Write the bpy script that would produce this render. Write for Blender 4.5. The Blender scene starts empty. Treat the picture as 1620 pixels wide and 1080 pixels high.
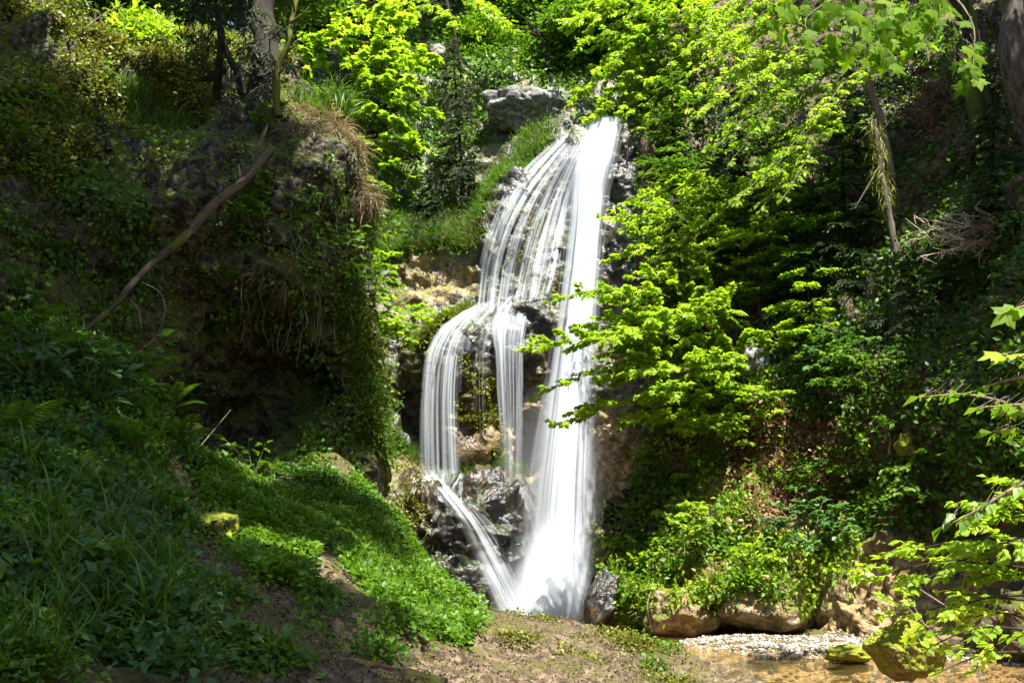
import bpy, math, random
import numpy as np
from mathutils import Vector

# ------------------------------------------------------------------ camera, world, sun, exposure
SC = bpy.context.scene
COL = SC.collection
PITCH = math.radians(11.8)
CAMZ = 1.7
FPX = 1575.0
cam_d = bpy.data.cameras.new('camera')
cam = bpy.data.objects.new('camera', cam_d)
COL.objects.link(cam)
cam.location = (0, 0, CAMZ)
cam.rotation_euler = (math.pi / 2 + PITCH, 0, 0)
cam_d.sensor_width = 36
cam_d.lens = 35
cam_d.clip_start = 0.05
cam_d.clip_end = 2000
SC.camera = cam

SUN = np.array([0.16, -0.34, 0.927]); SUN = SUN / np.linalg.norm(SUN)
W = bpy.data.worlds.new('World'); SC.world = W; W.use_nodes = True
nt = W.node_tree
sky = nt.nodes.new('ShaderNodeTexSky'); sky.sky_type = 'NISHITA'; sky.sun_disc = False
sky.sun_elevation = math.asin(SUN[2]); sky.sun_rotation = math.atan2(SUN[0], SUN[1])
bg = nt.nodes['Background']; bg.inputs['Strength'].default_value = 0.07
nt.links.new(sky.outputs[0], bg.inputs['Color'])
sl = bpy.data.lights.new('sun', 'SUN'); so = bpy.data.objects.new('sun', sl); COL.objects.link(so)
sl.energy = 5.0; sl.angle = math.radians(0.53); sl.color = (1.0, 0.965, 0.90)
so.rotation_euler = Vector(SUN).to_track_quat('Z', 'Y').to_euler()
so.location = (-10, -5, 40)
SC.view_settings.view_transform = 'Standard'
SC.view_settings.look = 'None'
SC.view_settings.exposure = 1.85
SC.view_settings.gamma = 1
SC.view_settings.use_curve_mapping = False
SC.render.engine = 'CYCLES'
cy = SC.cycles
cy.max_bounces = 6; cy.diffuse_bounces = 3; cy.glossy_bounces = 2; cy.transmission_bounces = 4
cy.transparent_max_bounces = 24; cy.volume_bounces = 0
cy.use_denoising = True
cy.caustics_reflective = False; cy.caustics_refractive = False

RNG = np.random.default_rng(11)
random.seed(5)

# ------------------------------------------------------------------ maths helpers
def ydir(py):
    return (540.0 - np.asarray(py, float)) / FPX
def at(px, py, Y):
    """a photograph pixel at world distance Y becomes a world point"""
    px = np.asarray(px, float); Y = np.asarray(Y, float)
    yu = ydir(py); xr = (px - 810.0) / FPX
    den = math.cos(PITCH) - yu * math.sin(PITCH)
    k = Y / den
    return np.stack(np.broadcast_arrays(xr * k, Y * 1.0, CAMZ + (math.sin(PITCH) + yu * math.cos(PITCH)) * k), -1)
def to_px(P):
    P = np.asarray(P, float)
    x = P[..., 0]; y = P[..., 1]; z = P[..., 2] - CAMZ
    f = y * math.cos(PITCH) + z * math.sin(PITCH)
    u = -y * math.sin(PITCH) + z * math.cos(PITCH)
    f = np.where(f < 0.05, 0.05, f)
    return 810 + FPX * x / f, 540 - FPX * u / f
def unit(v):
    return v / np.maximum(np.linalg.norm(v, axis=-1, keepdims=True), 1e-9)
def smooth(a, b, x):
    t = np.clip((x - a) / (b - a), 0, 1); return t * t * (3 - 2 * t)

def tps_fit(pts, vals, reg=1e-3):
    pts = np.asarray(pts, float); vals = np.asarray(vals, float); n = len(pts)
    d2 = ((pts[:, None] - pts[None]) ** 2).sum(-1)
    K = 0.5 * d2 * np.log(d2 + 1e-9) + reg * np.eye(n)
    Pm = np.hstack([np.ones((n, 1)), pts])
    A = np.zeros((n + 3, n + 3)); A[:n, :n] = K; A[:n, n:] = Pm; A[n:, :n] = Pm.T
    w = np.linalg.solve(A, np.concatenate([vals, np.zeros(3)]))
    def f(q):
        q = np.asarray(q, float); sh = q.shape[:-1]; q = q.reshape(-1, 2); out = np.empty(len(q))
        for s in range(0, len(q), 20000):
            c = q[s:s + 20000]
            d = ((c[:, None] - pts[None]) ** 2).sum(-1)
            out[s:s + 20000] = (0.5 * d * np.log(d + 1e-9)) @ w[:n] + w[n] + c @ w[n + 1:]
        return out.reshape(sh)
    return f

_perm = RNG.permutation(256); _perm = np.concatenate([_perm, _perm, _perm])
_grad = unit(RNG.normal(size=(256, 3)))
def perlin(P):
    P = np.asarray(P, float); i = np.floor(P).astype(int); f = P - i; i &= 255
    u = f * f * f * (f * (f * 6 - 15) + 10)
    out = 0
    for dx in (0, 1):
        wx = u[..., 0] if dx else 1 - u[..., 0]
        for dy in (0, 1):
            wy = u[..., 1] if dy else 1 - u[..., 1]
            for dz in (0, 1):
                wz = u[..., 2] if dz else 1 - u[..., 2]
                h = _perm[_perm[_perm[(i[..., 0] + dx) & 255] + ((i[..., 1] + dy) & 255)] + ((i[..., 2] + dz) & 255)]
                g = _grad[h]
                out = out + wx * wy * wz * (g[..., 0] * (f[..., 0] - dx) + g[..., 1] * (f[..., 1] - dy) + g[..., 2] * (f[..., 2] - dz))
    return out * 1.5
def fbm(P, octv=4, gain=0.5, ridged=False):
    a, s, out = 1.0, 1.0, 0
    for k in range(octv):
        n = perlin(P * s + 17.3 * k)
        out = out + a * ((0.5 - np.abs(n)) if ridged else n); a *= gain; s *= 2.03
    return out
def cells(P, jit=0.9):
    """distance to the nearest jittered cell point: rounded pebbles for conglomerate rock"""
    i = np.floor(P).astype(int); best = np.full(P.shape[:-1], 9.0)
    for dx in (-1, 0, 1):
        for dy in (-1, 0, 1):
            for dz in (-1, 0, 1):
                c = i + np.array([dx, dy, dz])
                h = _perm[_perm[_perm[c[..., 0] & 255] + (c[..., 1] & 255)] + (c[..., 2] & 255)]
                p = c + 0.5 + jit * 0.5 * _grad[h]
                best = np.minimum(best, ((P - p) ** 2).sum(-1))
    return np.sqrt(best)
def inpoly(px, py, poly):
    poly = np.asarray(poly, float); ins = np.zeros(np.shape(px), bool); j = len(poly) - 1
    for i in range(len(poly)):
        xi, yi = poly[i]; xj, yj = poly[j]
        if yi != yj:
            ins ^= ((yi > py) != (yj > py)) & (px < (xj - xi) * (py - yi) / (yj - yi) + xi)
        j = i
    return ins

# ------------------------------------------------------------------ mesh helpers
def mesh_np(name, V, F, mat, tint=None, uv=None, smooth_=True):
    """F: list of int arrays (n,3) or (n,4)"""
    V = np.asarray(V, np.float32); me = bpy.data.meshes.new(name)
    F = [np.asarray(f, np.int32) for f in F if len(f)]
    loops = np.concatenate([f.ravel() for f in F]); tot = np.concatenate([np.full(len(f), f.shape[1], np.int32) for f in F])
    st = np.concatenate([[0], np.cumsum(tot)[:-1]]).astype(np.int32)
    me.vertices.add(len(V)); me.vertices.foreach_set('co', V.ravel())
    me.loops.add(len(loops)); me.loops.foreach_set('vertex_index', loops)
    me.polygons.add(len(tot)); me.polygons.foreach_set('loop_start', st); me.polygons.foreach_set('loop_total', tot)
    if smooth_:
        me.polygons.foreach_set('use_smooth', np.ones(len(tot), bool))
    if tint is not None:
        a = me.attributes.new('tint', 'FLOAT', 'POINT'); a.data.foreach_set('value', np.asarray(tint, np.float32))
    if uv is not None:
        l = me.uv_layers.new(name='UVMap'); l.data.foreach_set('uv', np.asarray(uv, np.float32)[loops].ravel())
    me.update(calc_edges=True); me.validate()
    if mat is not None:
        me.materials.append(mat)
    return me

def link(name, data, parent=None):
    o = bpy.data.objects.new(name, data); COL.objects.link(o)
    if parent is not None:
        o.parent = parent
    return o
def tag(o, label=None, cat=None, group=None, kind=None):
    if label: o['label'] = label
    if cat: o['category'] = cat
    if group: o['group'] = group
    if kind: o['kind'] = kind
    return o
def thing(name, label, cat, loc=(0, 0, 0), group=None):
    o = bpy.data.objects.new(name, None); COL.objects.link(o); o.location = [float(v) for v in loc]
    o.empty_display_size = 0.2
    return tag(o, label, cat, group)

class MB:
    """collects geometry in world space, builds one mesh"""
    def __init__(s):
        s.V, s.T, s.F3, s.F4, s.n = [], [], [], [], 0
    def add(s, V, F, tint=0.5):
        V = np.asarray(V, float).reshape(-1, 3)
        F = np.asarray(F, int)
        (s.F3 if F.shape[1] == 3 else s.F4).append(F + s.n)
        s.V.append(V); s.T.append(np.broadcast_to(np.asarray(tint, float), (len(V),)).copy()); s.n += len(V)
    def inst(s, tv, tf, pos, X, Yd, Z, scale, tint):
        """copies of a template: tv (m,3); axes X,Yd,Z (n,3); scale (n,) or (n,3)"""
        n = len(pos)
        if n == 0: return
        scale = np.asarray(scale, float)
        if scale.ndim == 1: scale = np.repeat(scale[:, None], 3, 1)
        L = tv[None] * scale[:, None, :]
        V = pos[:, None] + L[..., 0:1] * X[:, None] + L[..., 1:2] * Yd[:, None] + L[..., 2:3] * Z[:, None]
        m = len(tv); off = (np.arange(n) * m)[:, None, None]
        F = (np.asarray(tf)[None] + off).reshape(-1, len(tf[0]))
        s.add(V.reshape(-1, 3), F, np.repeat(np.broadcast_to(tint, (n,)), m))
    def tube(s, pts, rad, nseg=6, tint=0.5, rough=0.0, cap=True):
        pts = np.asarray(pts, float); n = len(pts); rad = np.broadcast_to(np.asarray(rad, float), (n,))
        t = unit(np.gradient(pts, axis=0))
        ref = np.array([0, 0, 1.0]) if abs(t[:, 2]).mean() < 0.8 else np.array([0, 1.0, 0])
        a = unit(np.cross(t, ref)); b = np.cross(t, a)
        ang = np.linspace(0, 2 * np.pi, nseg, endpoint=False)
        V = pts[:, None] + rad[:, None, None] * (np.cos(ang)[None, :, None] * a[:, None] + np.sin(ang)[None, :, None] * b[:, None])
        if rough:
            d = unit(V - pts[:, None]); V = V + d * (rough * fbm(V * 3.0 / max(rad.max(), .02) * .12, 3))[..., None] * rad[:, None, None]
        i, j = np.meshgrid(np.arange(n - 1), np.arange(nseg), indexing='ij'); j2 = (j + 1) % nseg
        F = np.stack([i * nseg + j, i * nseg + j2, (i + 1) * nseg + j2, (i + 1) * nseg + j], -1).reshape(-1, 4)
        s.add(V.reshape(-1, 3), F, tint)
        if cap:
            for k, sg in ((0, 1), (n - 1, -1)):
                base = s.n; c = pts[k]
                tri = [(0, 1 + (q + 1) % nseg, 1 + q)[::sg] for q in range(nseg)]
                s.add(np.vstack([c[None], V[k]]), np.array(tri), tint)
    def build(s, name, mat, parent=None, origin=None):
        V = np.concatenate(s.V)
        o0 = np.zeros(3) if origin is None else np.asarray(origin, float)
        me = mesh_np(name, V - o0, [np.concatenate(f) for f in (s.F3, s.F4) if f], mat, np.concatenate(s.T))
        return link(name, me, parent)

def curve(pts, n):
    """smooth Catmull-Rom through points, n samples"""
    pts = np.asarray(pts, float)
    if len(pts) == 2:
        t = np.linspace(0, 1, n)[:, None]; return pts[0] * (1 - t) + pts[1] * t
    P = np.vstack([2 * pts[0] - pts[1], pts, 2 * pts[-1] - pts[-2]])
    u = np.linspace(0, len(pts) - 1 - 1e-9, n); i = u.astype(int); f = (u - i)[:, None]
    a, b, c, d = P[i], P[i + 1], P[i + 2], P[i + 3]
    return 0.5 * (2 * b + (c - a) * f + (2 * a - 5 * b + 4 * c - d) * f ** 2 + (3 * b - a - 3 * c + d) * f ** 3)

# ------------------------------------------------------------------ materials
def new_mat(name):
    m = bpy.data.materials.new(name); m.use_nodes = True; t = m.node_tree; t.nodes.clear()
    return m, t
def N(t, typ, **kw):
    n = t.nodes.new('ShaderNode' + typ)
    for k, v in kw.items():
        if k.startswith('i_'):
            key = k[2:]; n.inputs[int(key) if key.isdigit() else key].default_value = v
        else:
            setattr(n, k, v)
    return n
def ramp(t, src, stops, interp='LINEAR'):
    r = t.nodes.new('ShaderNodeValToRGB'); r.color_ramp.interpolation = interp
    el = r.color_ramp.elements
    while len(el) < len(stops): el.new(0.5)
    for e, (p, c) in zip(el, stops):
        e.position = p; e.color = (c if len(c) == 4 else (*c, 1)) if hasattr(c, '__len__') else (c, c, c, 1)
    t.links.new(src, r.inputs[0]); return r.outputs[0]
def noise(t, vec, scale, detail=4, rough=0.55, out=0):
    n = N(t, 'TexNoise'); n.inputs['Scale'].default_value = scale; n.inputs['Detail'].default_value = detail; n.inputs['Roughness'].default_value = rough
    t.links.new(vec, n.inputs['Vector']); return n.outputs[out]
def mixc(t, fac, a, b, blend='MIX'):
    m = t.nodes.new('ShaderNodeMix'); m.data_type = 'RGBA'; m.blend_type = blend
    for s, v in ((m.inputs[0], fac), (m.inputs[6], a), (m.inputs[7], b)):
        if isinstance(v, bpy.types.NodeSocket): t.links.new(v, s)
        else: s.default_value = v if not hasattr(v, '__len__') else (*v, 1)
    return m.outputs[2]
def mth(t, op, a, b=0.5, clamp=False):
    m = t.nodes.new('ShaderNodeMath'); m.operation = op; m.use_clamp = clamp
    for s, v in ((m.inputs[0], a), (m.inputs[1], b)):
        if isinstance(v, bpy.types.NodeSocket): t.links.new(v, s)
        else: s.default_value = v
    return m.outputs[0]

def rock_material(name, dark, mid, light, moss=0.5, mosscol=((.035, .05, .006), (.11, .13, .012)), peb=9.0, rough=0.75, bump=0.5, warm=None, rust=None, spec=0.3, attrs=False):
    m, t = new_mat(name)
    pos = N(t, 'NewGeometry')
    P = pos.outputs['Position']; Nn = pos.outputs['True Normal']
    n1 = noise(t, P, 0.9, 5, .6); n2 = noise(t, P, 6.0, 5, .65); n3 = noise(t, P, 30, 3, .6)
    v = N(t, 'TexVoronoi'); v.inputs['Scale'].default_value = peb; t.links.new(P, v.inputs['Vector'])
    vc = N(t, 'SeparateColor'); t.links.new(v.outputs['Color'], vc.inputs[0])
    val = mth(t, 'ADD', mth(t, 'MULTIPLY', vc.outputs[0], .45), mth(t, 'MULTIPLY', n2, .65))
    col = ramp(t, val, [(.22, dark), (.5, mid), (.78, light)])
    if warm is not None:
        col = mixc(t, ramp(t, n1, [(.45, 0.), (.62, 1.)]), col, mixc(t, .6, col, warm))
    if rust is not None:
        n4 = noise(t, P, 1.7, 3, .6)
        col = mixc(t, ramp(t, n4, [(.60, 0.), (.70, .7)]), col, rust)
    sx = N(t, 'SeparateXYZ'); t.links.new(Nn, sx.inputs[0])
    mm = mth(t, 'ADD', mth(t, 'MULTIPLY', sx.outputs[2], .30), mth(t, 'ADD', n1, mth(t, 'MULTIPLY', mth(t, 'SUBTRACT', n2, .5), .5)))
    mask = ramp(t, mm, [(1.02 - moss * .75, 0.), (1.10 - moss * .75, 1.)])
    mc = mixc(t, ramp(t, n3, [(.3, 0.), (.7, 1.)]), mosscol[0], mosscol[1])
    col = mixc(t, mask, col, mc)
    rg = ramp(t, mask, [(0., rough), (1., .95)])
    if attrs:
        oc = N(t, 'Attribute'); oc.attribute_name = 'ochre'
        om = mth(t, 'MULTIPLY', oc.outputs['Fac'], ramp(t, n2, [(.30, .25), (.55, 1.)]))
        col = mixc(t, om, col, ramp(t, val, [(.25, (.10, .06, .025)), (.5, (.30, .19, .08)), (.8, (.50, .36, .19))]))
        we = N(t, 'Attribute'); we.attribute_name = 'wet'
        wm = mth(t, 'MULTIPLY', we.outputs['Fac'], ramp(t, n2, [(.25, .75), (.5, 1.)]))
        col = mixc(t, wm, col, mixc(t, 1.0, col, (.20, .20, .21), 'MULTIPLY'))
        rg = mixc(t, wm, rg, (.36, .36, .36))
    b = N(t, 'BsdfPrincipled'); t.links.new(col, b.inputs['Base Color'])
    b.inputs['Specular IOR Level'].default_value = spec
    t.links.new(rg, b.inputs['Roughness'])
    h = mth(t, 'ADD', mth(t, 'MULTIPLY', v.outputs['Distance'], -.7), mth(t, 'ADD', mth(t, 'MULTIPLY', n2, .8), mth(t, 'MULTIPLY', n3, .35)))
    bp = N(t, 'Bump'); bp.inputs['Strength'].default_value = bump; bp.inputs['Distance'].default_value = .09
    t.links.new(h, bp.inputs['Height']); t.links.new(bp.outputs[0], b.inputs['Normal'])
    o = N(t, 'OutputMaterial'); t.links.new(b.outputs[0], o.inputs[0])
    return m

def leaf_material(name, stops, trans=0.45, rough=0.5, spec=0.35, tcol=1.5):
    """stops over the per-leaf tint; part of the light goes through the blade"""
    m, t = new_mat(name)
    a = N(t, 'Attribute'); a.attribute_name = 'tint'
    col = ramp(t, a.outputs['Fac'], stops)
    b = N(t, 'BsdfPrincipled'); b.inputs['Roughness'].default_value = rough; b.inputs['Specular IOR Level'].default_value = spec
    t.links.new(col, b.inputs['Base Color'])
    tr = N(t, 'BsdfTranslucent')
    tc = mixc(t, 1.0, col, (tcol * 1.0, tcol * 1.0, tcol * .6), 'MULTIPLY')
    t.links.new(tc, tr.inputs['Color'])
    mx = N(t, 'MixShader'); mx.inputs[0].default_value = trans
    t.links.new(b.outputs[0], mx.inputs[1]); t.links.new(tr.outputs[0], mx.inputs[2])
    o = N(t, 'OutputMaterial'); t.links.new(mx.outputs[0], o.inputs[0])
    return m

def bark_material(name, dark, light, mossy=0.0, mosscol=(.09, .10, .012), sc=(14, 14, 2.5), grain=None):
    m, t = new_mat(name)
    pos = N(t, 'NewGeometry'); mp = N(t, 'Mapping'); mp.inputs['Scale'].default_value = sc
    if grain is not None:      # wood grain along a log that does not stand upright
        d = unit(np.asarray(grain, float)[None])[0]; a = unit(np.cross(d, [0, 0, 1.])[None])[0]; b_ = np.cross(d, a); cx = N(t, 'CombineXYZ')
        for k, v in enumerate((a, b_, d)):
            vm = N(t, 'VectorMath', operation='DOT_PRODUCT'); t.links.new(pos.outputs['Position'], vm.inputs[0]); vm.inputs[1].default_value = tuple(v); t.links.new(vm.outputs['Value'], cx.inputs[k])
        t.links.new(cx.outputs[0], mp.inputs['Vector'])
    else:
        t.links.new(pos.outputs['Position'], mp.inputs['Vector'])
    n1 = noise(t, mp.outputs[0], 1.0, 5, .65); n2 = noise(t, pos.outputs['Position'], 2.2, 4, .6)
    col = ramp(t, n1, [(.35, dark), (.68, light)])
    if mossy > 0:
        col = mixc(t, ramp(t, n2, [(.72 - mossy * .4, 0.), (.80 - mossy * .4, 1.)]), col, mosscol)
    b = N(t, 'BsdfPrincipled'); b.inputs['Roughness'].default_value = .85; b.inputs['Specular IOR Level'].default_value = .2
    t.links.new(col, b.inputs['Base Color'])
    bp = N(t, 'Bump'); bp.inputs['Strength'].default_value = .7; bp.inputs['Distance'].default_value = .03
    t.links.new(n1, bp.inputs['Height']); t.links.new(bp.outputs[0], b.inputs['Normal'])
    o = N(t, 'OutputMaterial'); t.links.new(b.outputs[0], o.inputs[0])
    return m

def water_material(name, su, sv, thr, gain, amax, seed, base=0.0, edge=0.12, fade=None):
    """falling water: white where the streak noise is dense, clear between"""
    m, t = new_mat(name)
    uv = N(t, 'UVMap'); uv.uv_map = 'UVMap'
    sp = N(t, 'SeparateXYZ'); t.links.new(uv.outputs[0], sp.inputs[0])
    u, v = sp.outputs[0], sp.outputs[1]
    def streak(a, b, sd, det=1.5):
        c = N(t, 'CombineXYZ'); t.links.new(mth(t, 'MULTIPLY', u, a), c.inputs[0]); t.links.new(mth(t, 'MULTIPLY', v, b), c.inputs[1]); c.inputs[2].default_value = sd
        return noise(t, c.outputs[0], 1.0, det, .6)
    s1 = streak(su, sv, seed); s2 = streak(su * 3.1, sv * .6, seed + 7)
    s = mth(t, 'ADD', mth(t, 'MULTIPLY', s1, .74), mth(t, 'MULTIPLY', s2, .26))
    al = mth(t, 'ADD', mth(t, 'MULTIPLY', mth(t, 'SUBTRACT', s, thr), gain), base, True)
    e = mth(t, 'MULTIPLY', mth(t, 'MULTIPLY', u, 1 / edge, True), mth(t, 'MULTIPLY', mth(t, 'SUBTRACT', 1.0, u), 1 / edge, True))
    al = mth(t, 'MULTIPLY', al, e)
    at_ = N(t, 'Attribute'); at_.attribute_name = 'tint'
    al = mth(t, 'MULTIPLY', mth(t, 'MULTIPLY', al, at_.outputs['Fac']), amax)
    d = N(t, 'BsdfDiffuse'); d.inputs[0].default_value = (.78, .82, .87, 1)
    tl = N(t, 'BsdfTranslucent'); tl.inputs[0].default_value = (.78, .82, .87, 1)
    m1 = N(t, 'MixShader'); m1.inputs[0].default_value = .4
    t.links.new(d.outputs[0], m1.inputs[1]); t.links.new(tl.outputs[0], m1.inputs[2])
    tp = N(t, 'BsdfTransparent'); m2 = N(t, 'MixShader')
    t.links.new(al, m2.inputs[0]); t.links.new(tp.outputs[0], m2.inputs[1]); t.links.new(m1.outputs[0], m2.inputs[2])
    o = N(t, 'OutputMaterial'); t.links.new(m2.outputs[0], o.inputs[0])
    return m

# ------------------------------------------------------------------ rock and ground
MAT = {}
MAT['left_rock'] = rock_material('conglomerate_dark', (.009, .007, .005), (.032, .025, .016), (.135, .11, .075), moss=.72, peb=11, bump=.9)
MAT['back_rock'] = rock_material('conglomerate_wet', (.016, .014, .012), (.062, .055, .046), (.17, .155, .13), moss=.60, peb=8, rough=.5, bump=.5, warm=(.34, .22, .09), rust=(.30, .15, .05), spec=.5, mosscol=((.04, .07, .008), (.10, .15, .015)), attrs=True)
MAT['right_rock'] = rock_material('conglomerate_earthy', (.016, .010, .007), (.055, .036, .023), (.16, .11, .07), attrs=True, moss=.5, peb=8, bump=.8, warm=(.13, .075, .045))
MAT['soil'] = rock_material('forest_soil', (.024, .016, .009), (.075, .050, .026), (.19, .14, .08), moss=.40, peb=16, bump=.8, attrs=True, mosscol=((.05, .042, .012), (.12, .105, .03)))

class Relief:
    """a rock face given by control points; rows of real 3-D vertices with displaced relief"""
    def __init__(s, pts, xs, ys, edge=None, side=1, ramp_w=40, depth=8, disp=None, reg=200.0, clampY=(3, 60), ztop=99):
        s.ztop = ztop
        pts = np.array(pts, float)
        f = tps_fit(pts[:, :2] / 100., pts[:, 2], reg=reg / 1e4)
        s.f = f; s.xs, s.ys = np.asarray(xs, float), np.asarray(ys, float)
        s.edge, s.side, s.rw, s.depth, s.cl = edge, side, ramp_w, depth, clampY
        X, Y = np.meshgrid(s.xs, s.ys)
        if s.edge is None:
            P = at(X, Y, s.Yat(X, Y))
        else:      # past its visible corner the face turns and runs back into the gorge
            ex = np.interp(Y, s.edge[:, 1], s.edge[:, 0]) + 11 * fbm(np.stack([Y / 55., Y * 0 + 3.3, Y / 170.], -1), 3); q = np.clip((X - ex) * s.side, 0, None)
            Xc = np.where(q > 0, ex, X); P = at(Xc, Y, s.Yat(Xc, Y))
            b = q / s.rw; back_ = s.depth * b
            P = P + np.stack([-s.side * (.10 * back_ + .045 * back_ ** 2) , back_, -.45 * back_], -1)
            P[..., 2] = np.where(P[..., 2] > s.ztop, s.ztop + (P[..., 2] - s.ztop) * .2, P[..., 2])
        s.P = P; s.N = s.normals(P)
        if disp is not None:
            P = P + s.N * disp(P, X, Y, s.N)[..., None]
            s.P = P; s.N = s.normals(P)
    def Yat(s, X, Y):
        return np.clip(s.f(np.stack([X, Y], -1) / 100.), *s.cl)
    def normals(s, P):
        du = np.gradient(P, axis=1); dv = np.gradient(P, axis=0)
        n = unit(np.cross(du, dv)); c = np.array([0, 0, CAMZ]) - P
        return np.where(((n * c).sum(-1) < 0)[..., None], -n, n)
    def idx(s, px, py):
        return np.interp(px, s.xs, np.arange(len(s.xs))), np.interp(py, s.ys, np.arange(len(s.ys)))
    def sample(s, px, py):
        i, j = s.idx(np.asarray(px, float), np.asarray(py, float))
        i0 = np.clip(i.astype(int), 0, len(s.xs) - 2); j0 = np.clip(j.astype(int), 0, len(s.ys) - 2)
        a = (i - i0)[..., None]; b = (j - j0)[..., None]
        def bl(G): return (G[j0, i0] * (1 - a) + G[j0, i0 + 1] * a) * (1 - b) + (G[j0 + 1, i0] * (1 - a) + G[j0 + 1, i0 + 1] * a) * b
        return bl(s.P), unit(bl(s.N))
    def build(s, name, mat, attrs=None):
        h, w = len(s.ys), len(s.xs)
        i, j = np.meshgrid(np.arange(h - 1), np.arange(w - 1), indexing='ij')
        F = np.stack([i * w + j, (i + 1) * w + j, (i + 1) * w + j + 1, i * w + j + 1], -1).reshape(-1, 4)
        me = mesh_np(name, s.P.reshape(-1, 3), [F], mat); X, Y = np.meshgrid(s.xs, s.ys)
        for key, regs in (attrs or {}).items():
            v = np.zeros(X.shape)
            for cx, cy, rx, ry, am in regs:
                jx = 26 * fbm(s.P * .9 + 3, 2); d = np.sqrt(((X + jx - cx) / rx) ** 2 + ((Y + jx - cy) / ry) ** 2); v = np.maximum(v, am * smooth(1.15, .75, d))
            me.attributes.new(key, 'FLOAT', 'POINT').data.foreach_set('value', v.ravel().astype(np.float32))
        o = link(name, me)
        return tag(o, kind='structure')
def span(*segs):
    """span((a,b,step),...) -> joined axis"""
    return np.unique(np.round(np.concatenate([np.arange(a, b + .01, st) for a, b, st in segs]), 3))

# ---- left cliff (near, overhanging conglomerate with a ledge and a mossy bank on top)
LP = [(590,700,16),(585,550,15.8),(580,400,16),(570,300,16.2),(550,230,16.3),(545,180,16.7),(520,160,18.2),(480,140,19),
 (500,700,15.7),(500,600,16.3),(420,620,17.2),(360,620,17.0),(400,560,16.6),(300,540,15.6),(450,480,15.4),(480,400,15.3),(400,400,15.2),(300,400,14.8),(200,400,14.2),(100,400,13.5),(0,400,12.8),(0,550,12.3),(150,550,13.3),(320,700,16.4),(430,690,16.6),
 (500,240,15.7),(430,260,15.6),(300,250,15.3),(200,250,14.8),(100,250,14.2),(0,250,13.5),(560,760,15.8),(450,790,15.6),(330,800,15.5),(200,700,13.5),(0,750,12),
 (300,190,16.9),(200,190,16.3),(250,175,17.1),(350,190,17),(430,190,16.8),(250,140,17.4),(250,60,18.2),(250,0,19),(150,100,17),(150,0,18.2),(350,100,18),(350,0,19.4),(430,100,18.8),(430,0,20.5),(80,100,15.8),(0,100,14.8),(0,0,16),
 (-200,100,11),(-200,400,10),(-200,700,8.5),(-500,300,7),(-500,700,6.5),(-500,0,8),(250,-250,22),(430,-250,25),(0,-250,19),(-300,-250,13),(700,300,18),(700,700,17.5),(700,0,22)]
LE = np.array([(450,-300),(450,0),(458,100),(480,150),(540,170),(556,230),(574,300),(582,400),(588,550),(606,650),(603,720),(600,900)], float)
def ldisp(P, X, Y, n):
    d = .55 * fbm(P * .45, 4) + .20 * fbm(P * 1.9, 4, .6) - .10 * np.minimum(cells(P * 3.6), .8) - .07 * np.minimum(cells(P * 8.0), .8)
    ins = smooth(0, 40, np.interp(Y, LE[:, 1], LE[:, 0]) - X)
    bank = smooth(190, 150, Y) * smooth(60, 130, X)
    return d * (.35 + .65 * ins) + bank * .35 * fbm(P * np.array([1.3, 1.3, .5]) + 9, 3, ridged=True)
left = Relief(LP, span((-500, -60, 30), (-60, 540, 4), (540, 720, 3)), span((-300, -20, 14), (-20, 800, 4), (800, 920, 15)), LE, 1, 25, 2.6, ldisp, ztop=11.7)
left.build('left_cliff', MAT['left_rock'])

# ---- back cliff behind and under the fall
BP = [(640,750,28),(700,762,28.1),(700,742,29.8),(760,772,27.9),(760,748,30),(830,785,28.4),(830,752,30),(690,850,27),(760,940,26.5),(640,850,26.8),(600,800,26.6),(820,850,28.2),(820,950,27.8),(880,970,28.5),(930,970,28.3),(970,960,27.2),(960,900,27.6),(980,790,28.2),(950,775,29.4),
 (680,650,30.9),(720,650,30.5),(755,650,29.6),(755,700,29.5),(720,715,30.6),(800,650,30.3),(790,710,29.9),(850,650,29.9),(900,650,30.2),(980,720,29.2),(1015,720,28.9),(985,760,28.9),
 (700,520,29.3),(670,580,29.2),(740,500,29.6),(760,560,29.2),(800,545,29.0),(850,525,29.2),(900,500,29.8),(740,540,29.1),(850,580,29.6),
 (620,560,30.2),(620,650,30),(600,480,30.6),(640,450,30.8),(700,430,30.8),(640,390,31),(700,350,32.2),(560,620,29),
 (750,480,30.4),(757,400,30.6),(780,330,30.8),(810,285,31.2),(870,228,32),(930,188,33),(985,188,33),(850,400,30.1),(850,300,30.9),(900,300,31.2),(950,300,31.7),(940,400,31.1),(940,500,30.7),(1000,400,30.4),(1010,300,31.3),(1000,220,32.4),(1040,420,29.3),
 (700,250,35.5),(720,300,34),(650,200,37.5),(600,300,34.5),(600,100,41),(700,100,40),(800,220,34.6),(770,260,33.8),(830,200,35.4),(830,130,37),(860,110,39.5),(950,110,39),(950,165,35),(1000,100,39),(1050,150,35),(900,40,45),(750,20,44),(560,0,43),(500,100,41),(500,300,35),(520,500,31),(560,700,28),(540,800,27),(450,400,31),(450,100,40),(450,800,26),
 (1100,300,30.5),(1100,0,40),(1100,600,28),(1100,800,26.5),(1050,700,28),(1050,950,27),(900,-150,55),(600,-150,52),(1100,-150,50),(450,-150,50),(640,1000,26.2),(760,1040,26.4),(900,1040,27.5)]
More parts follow.
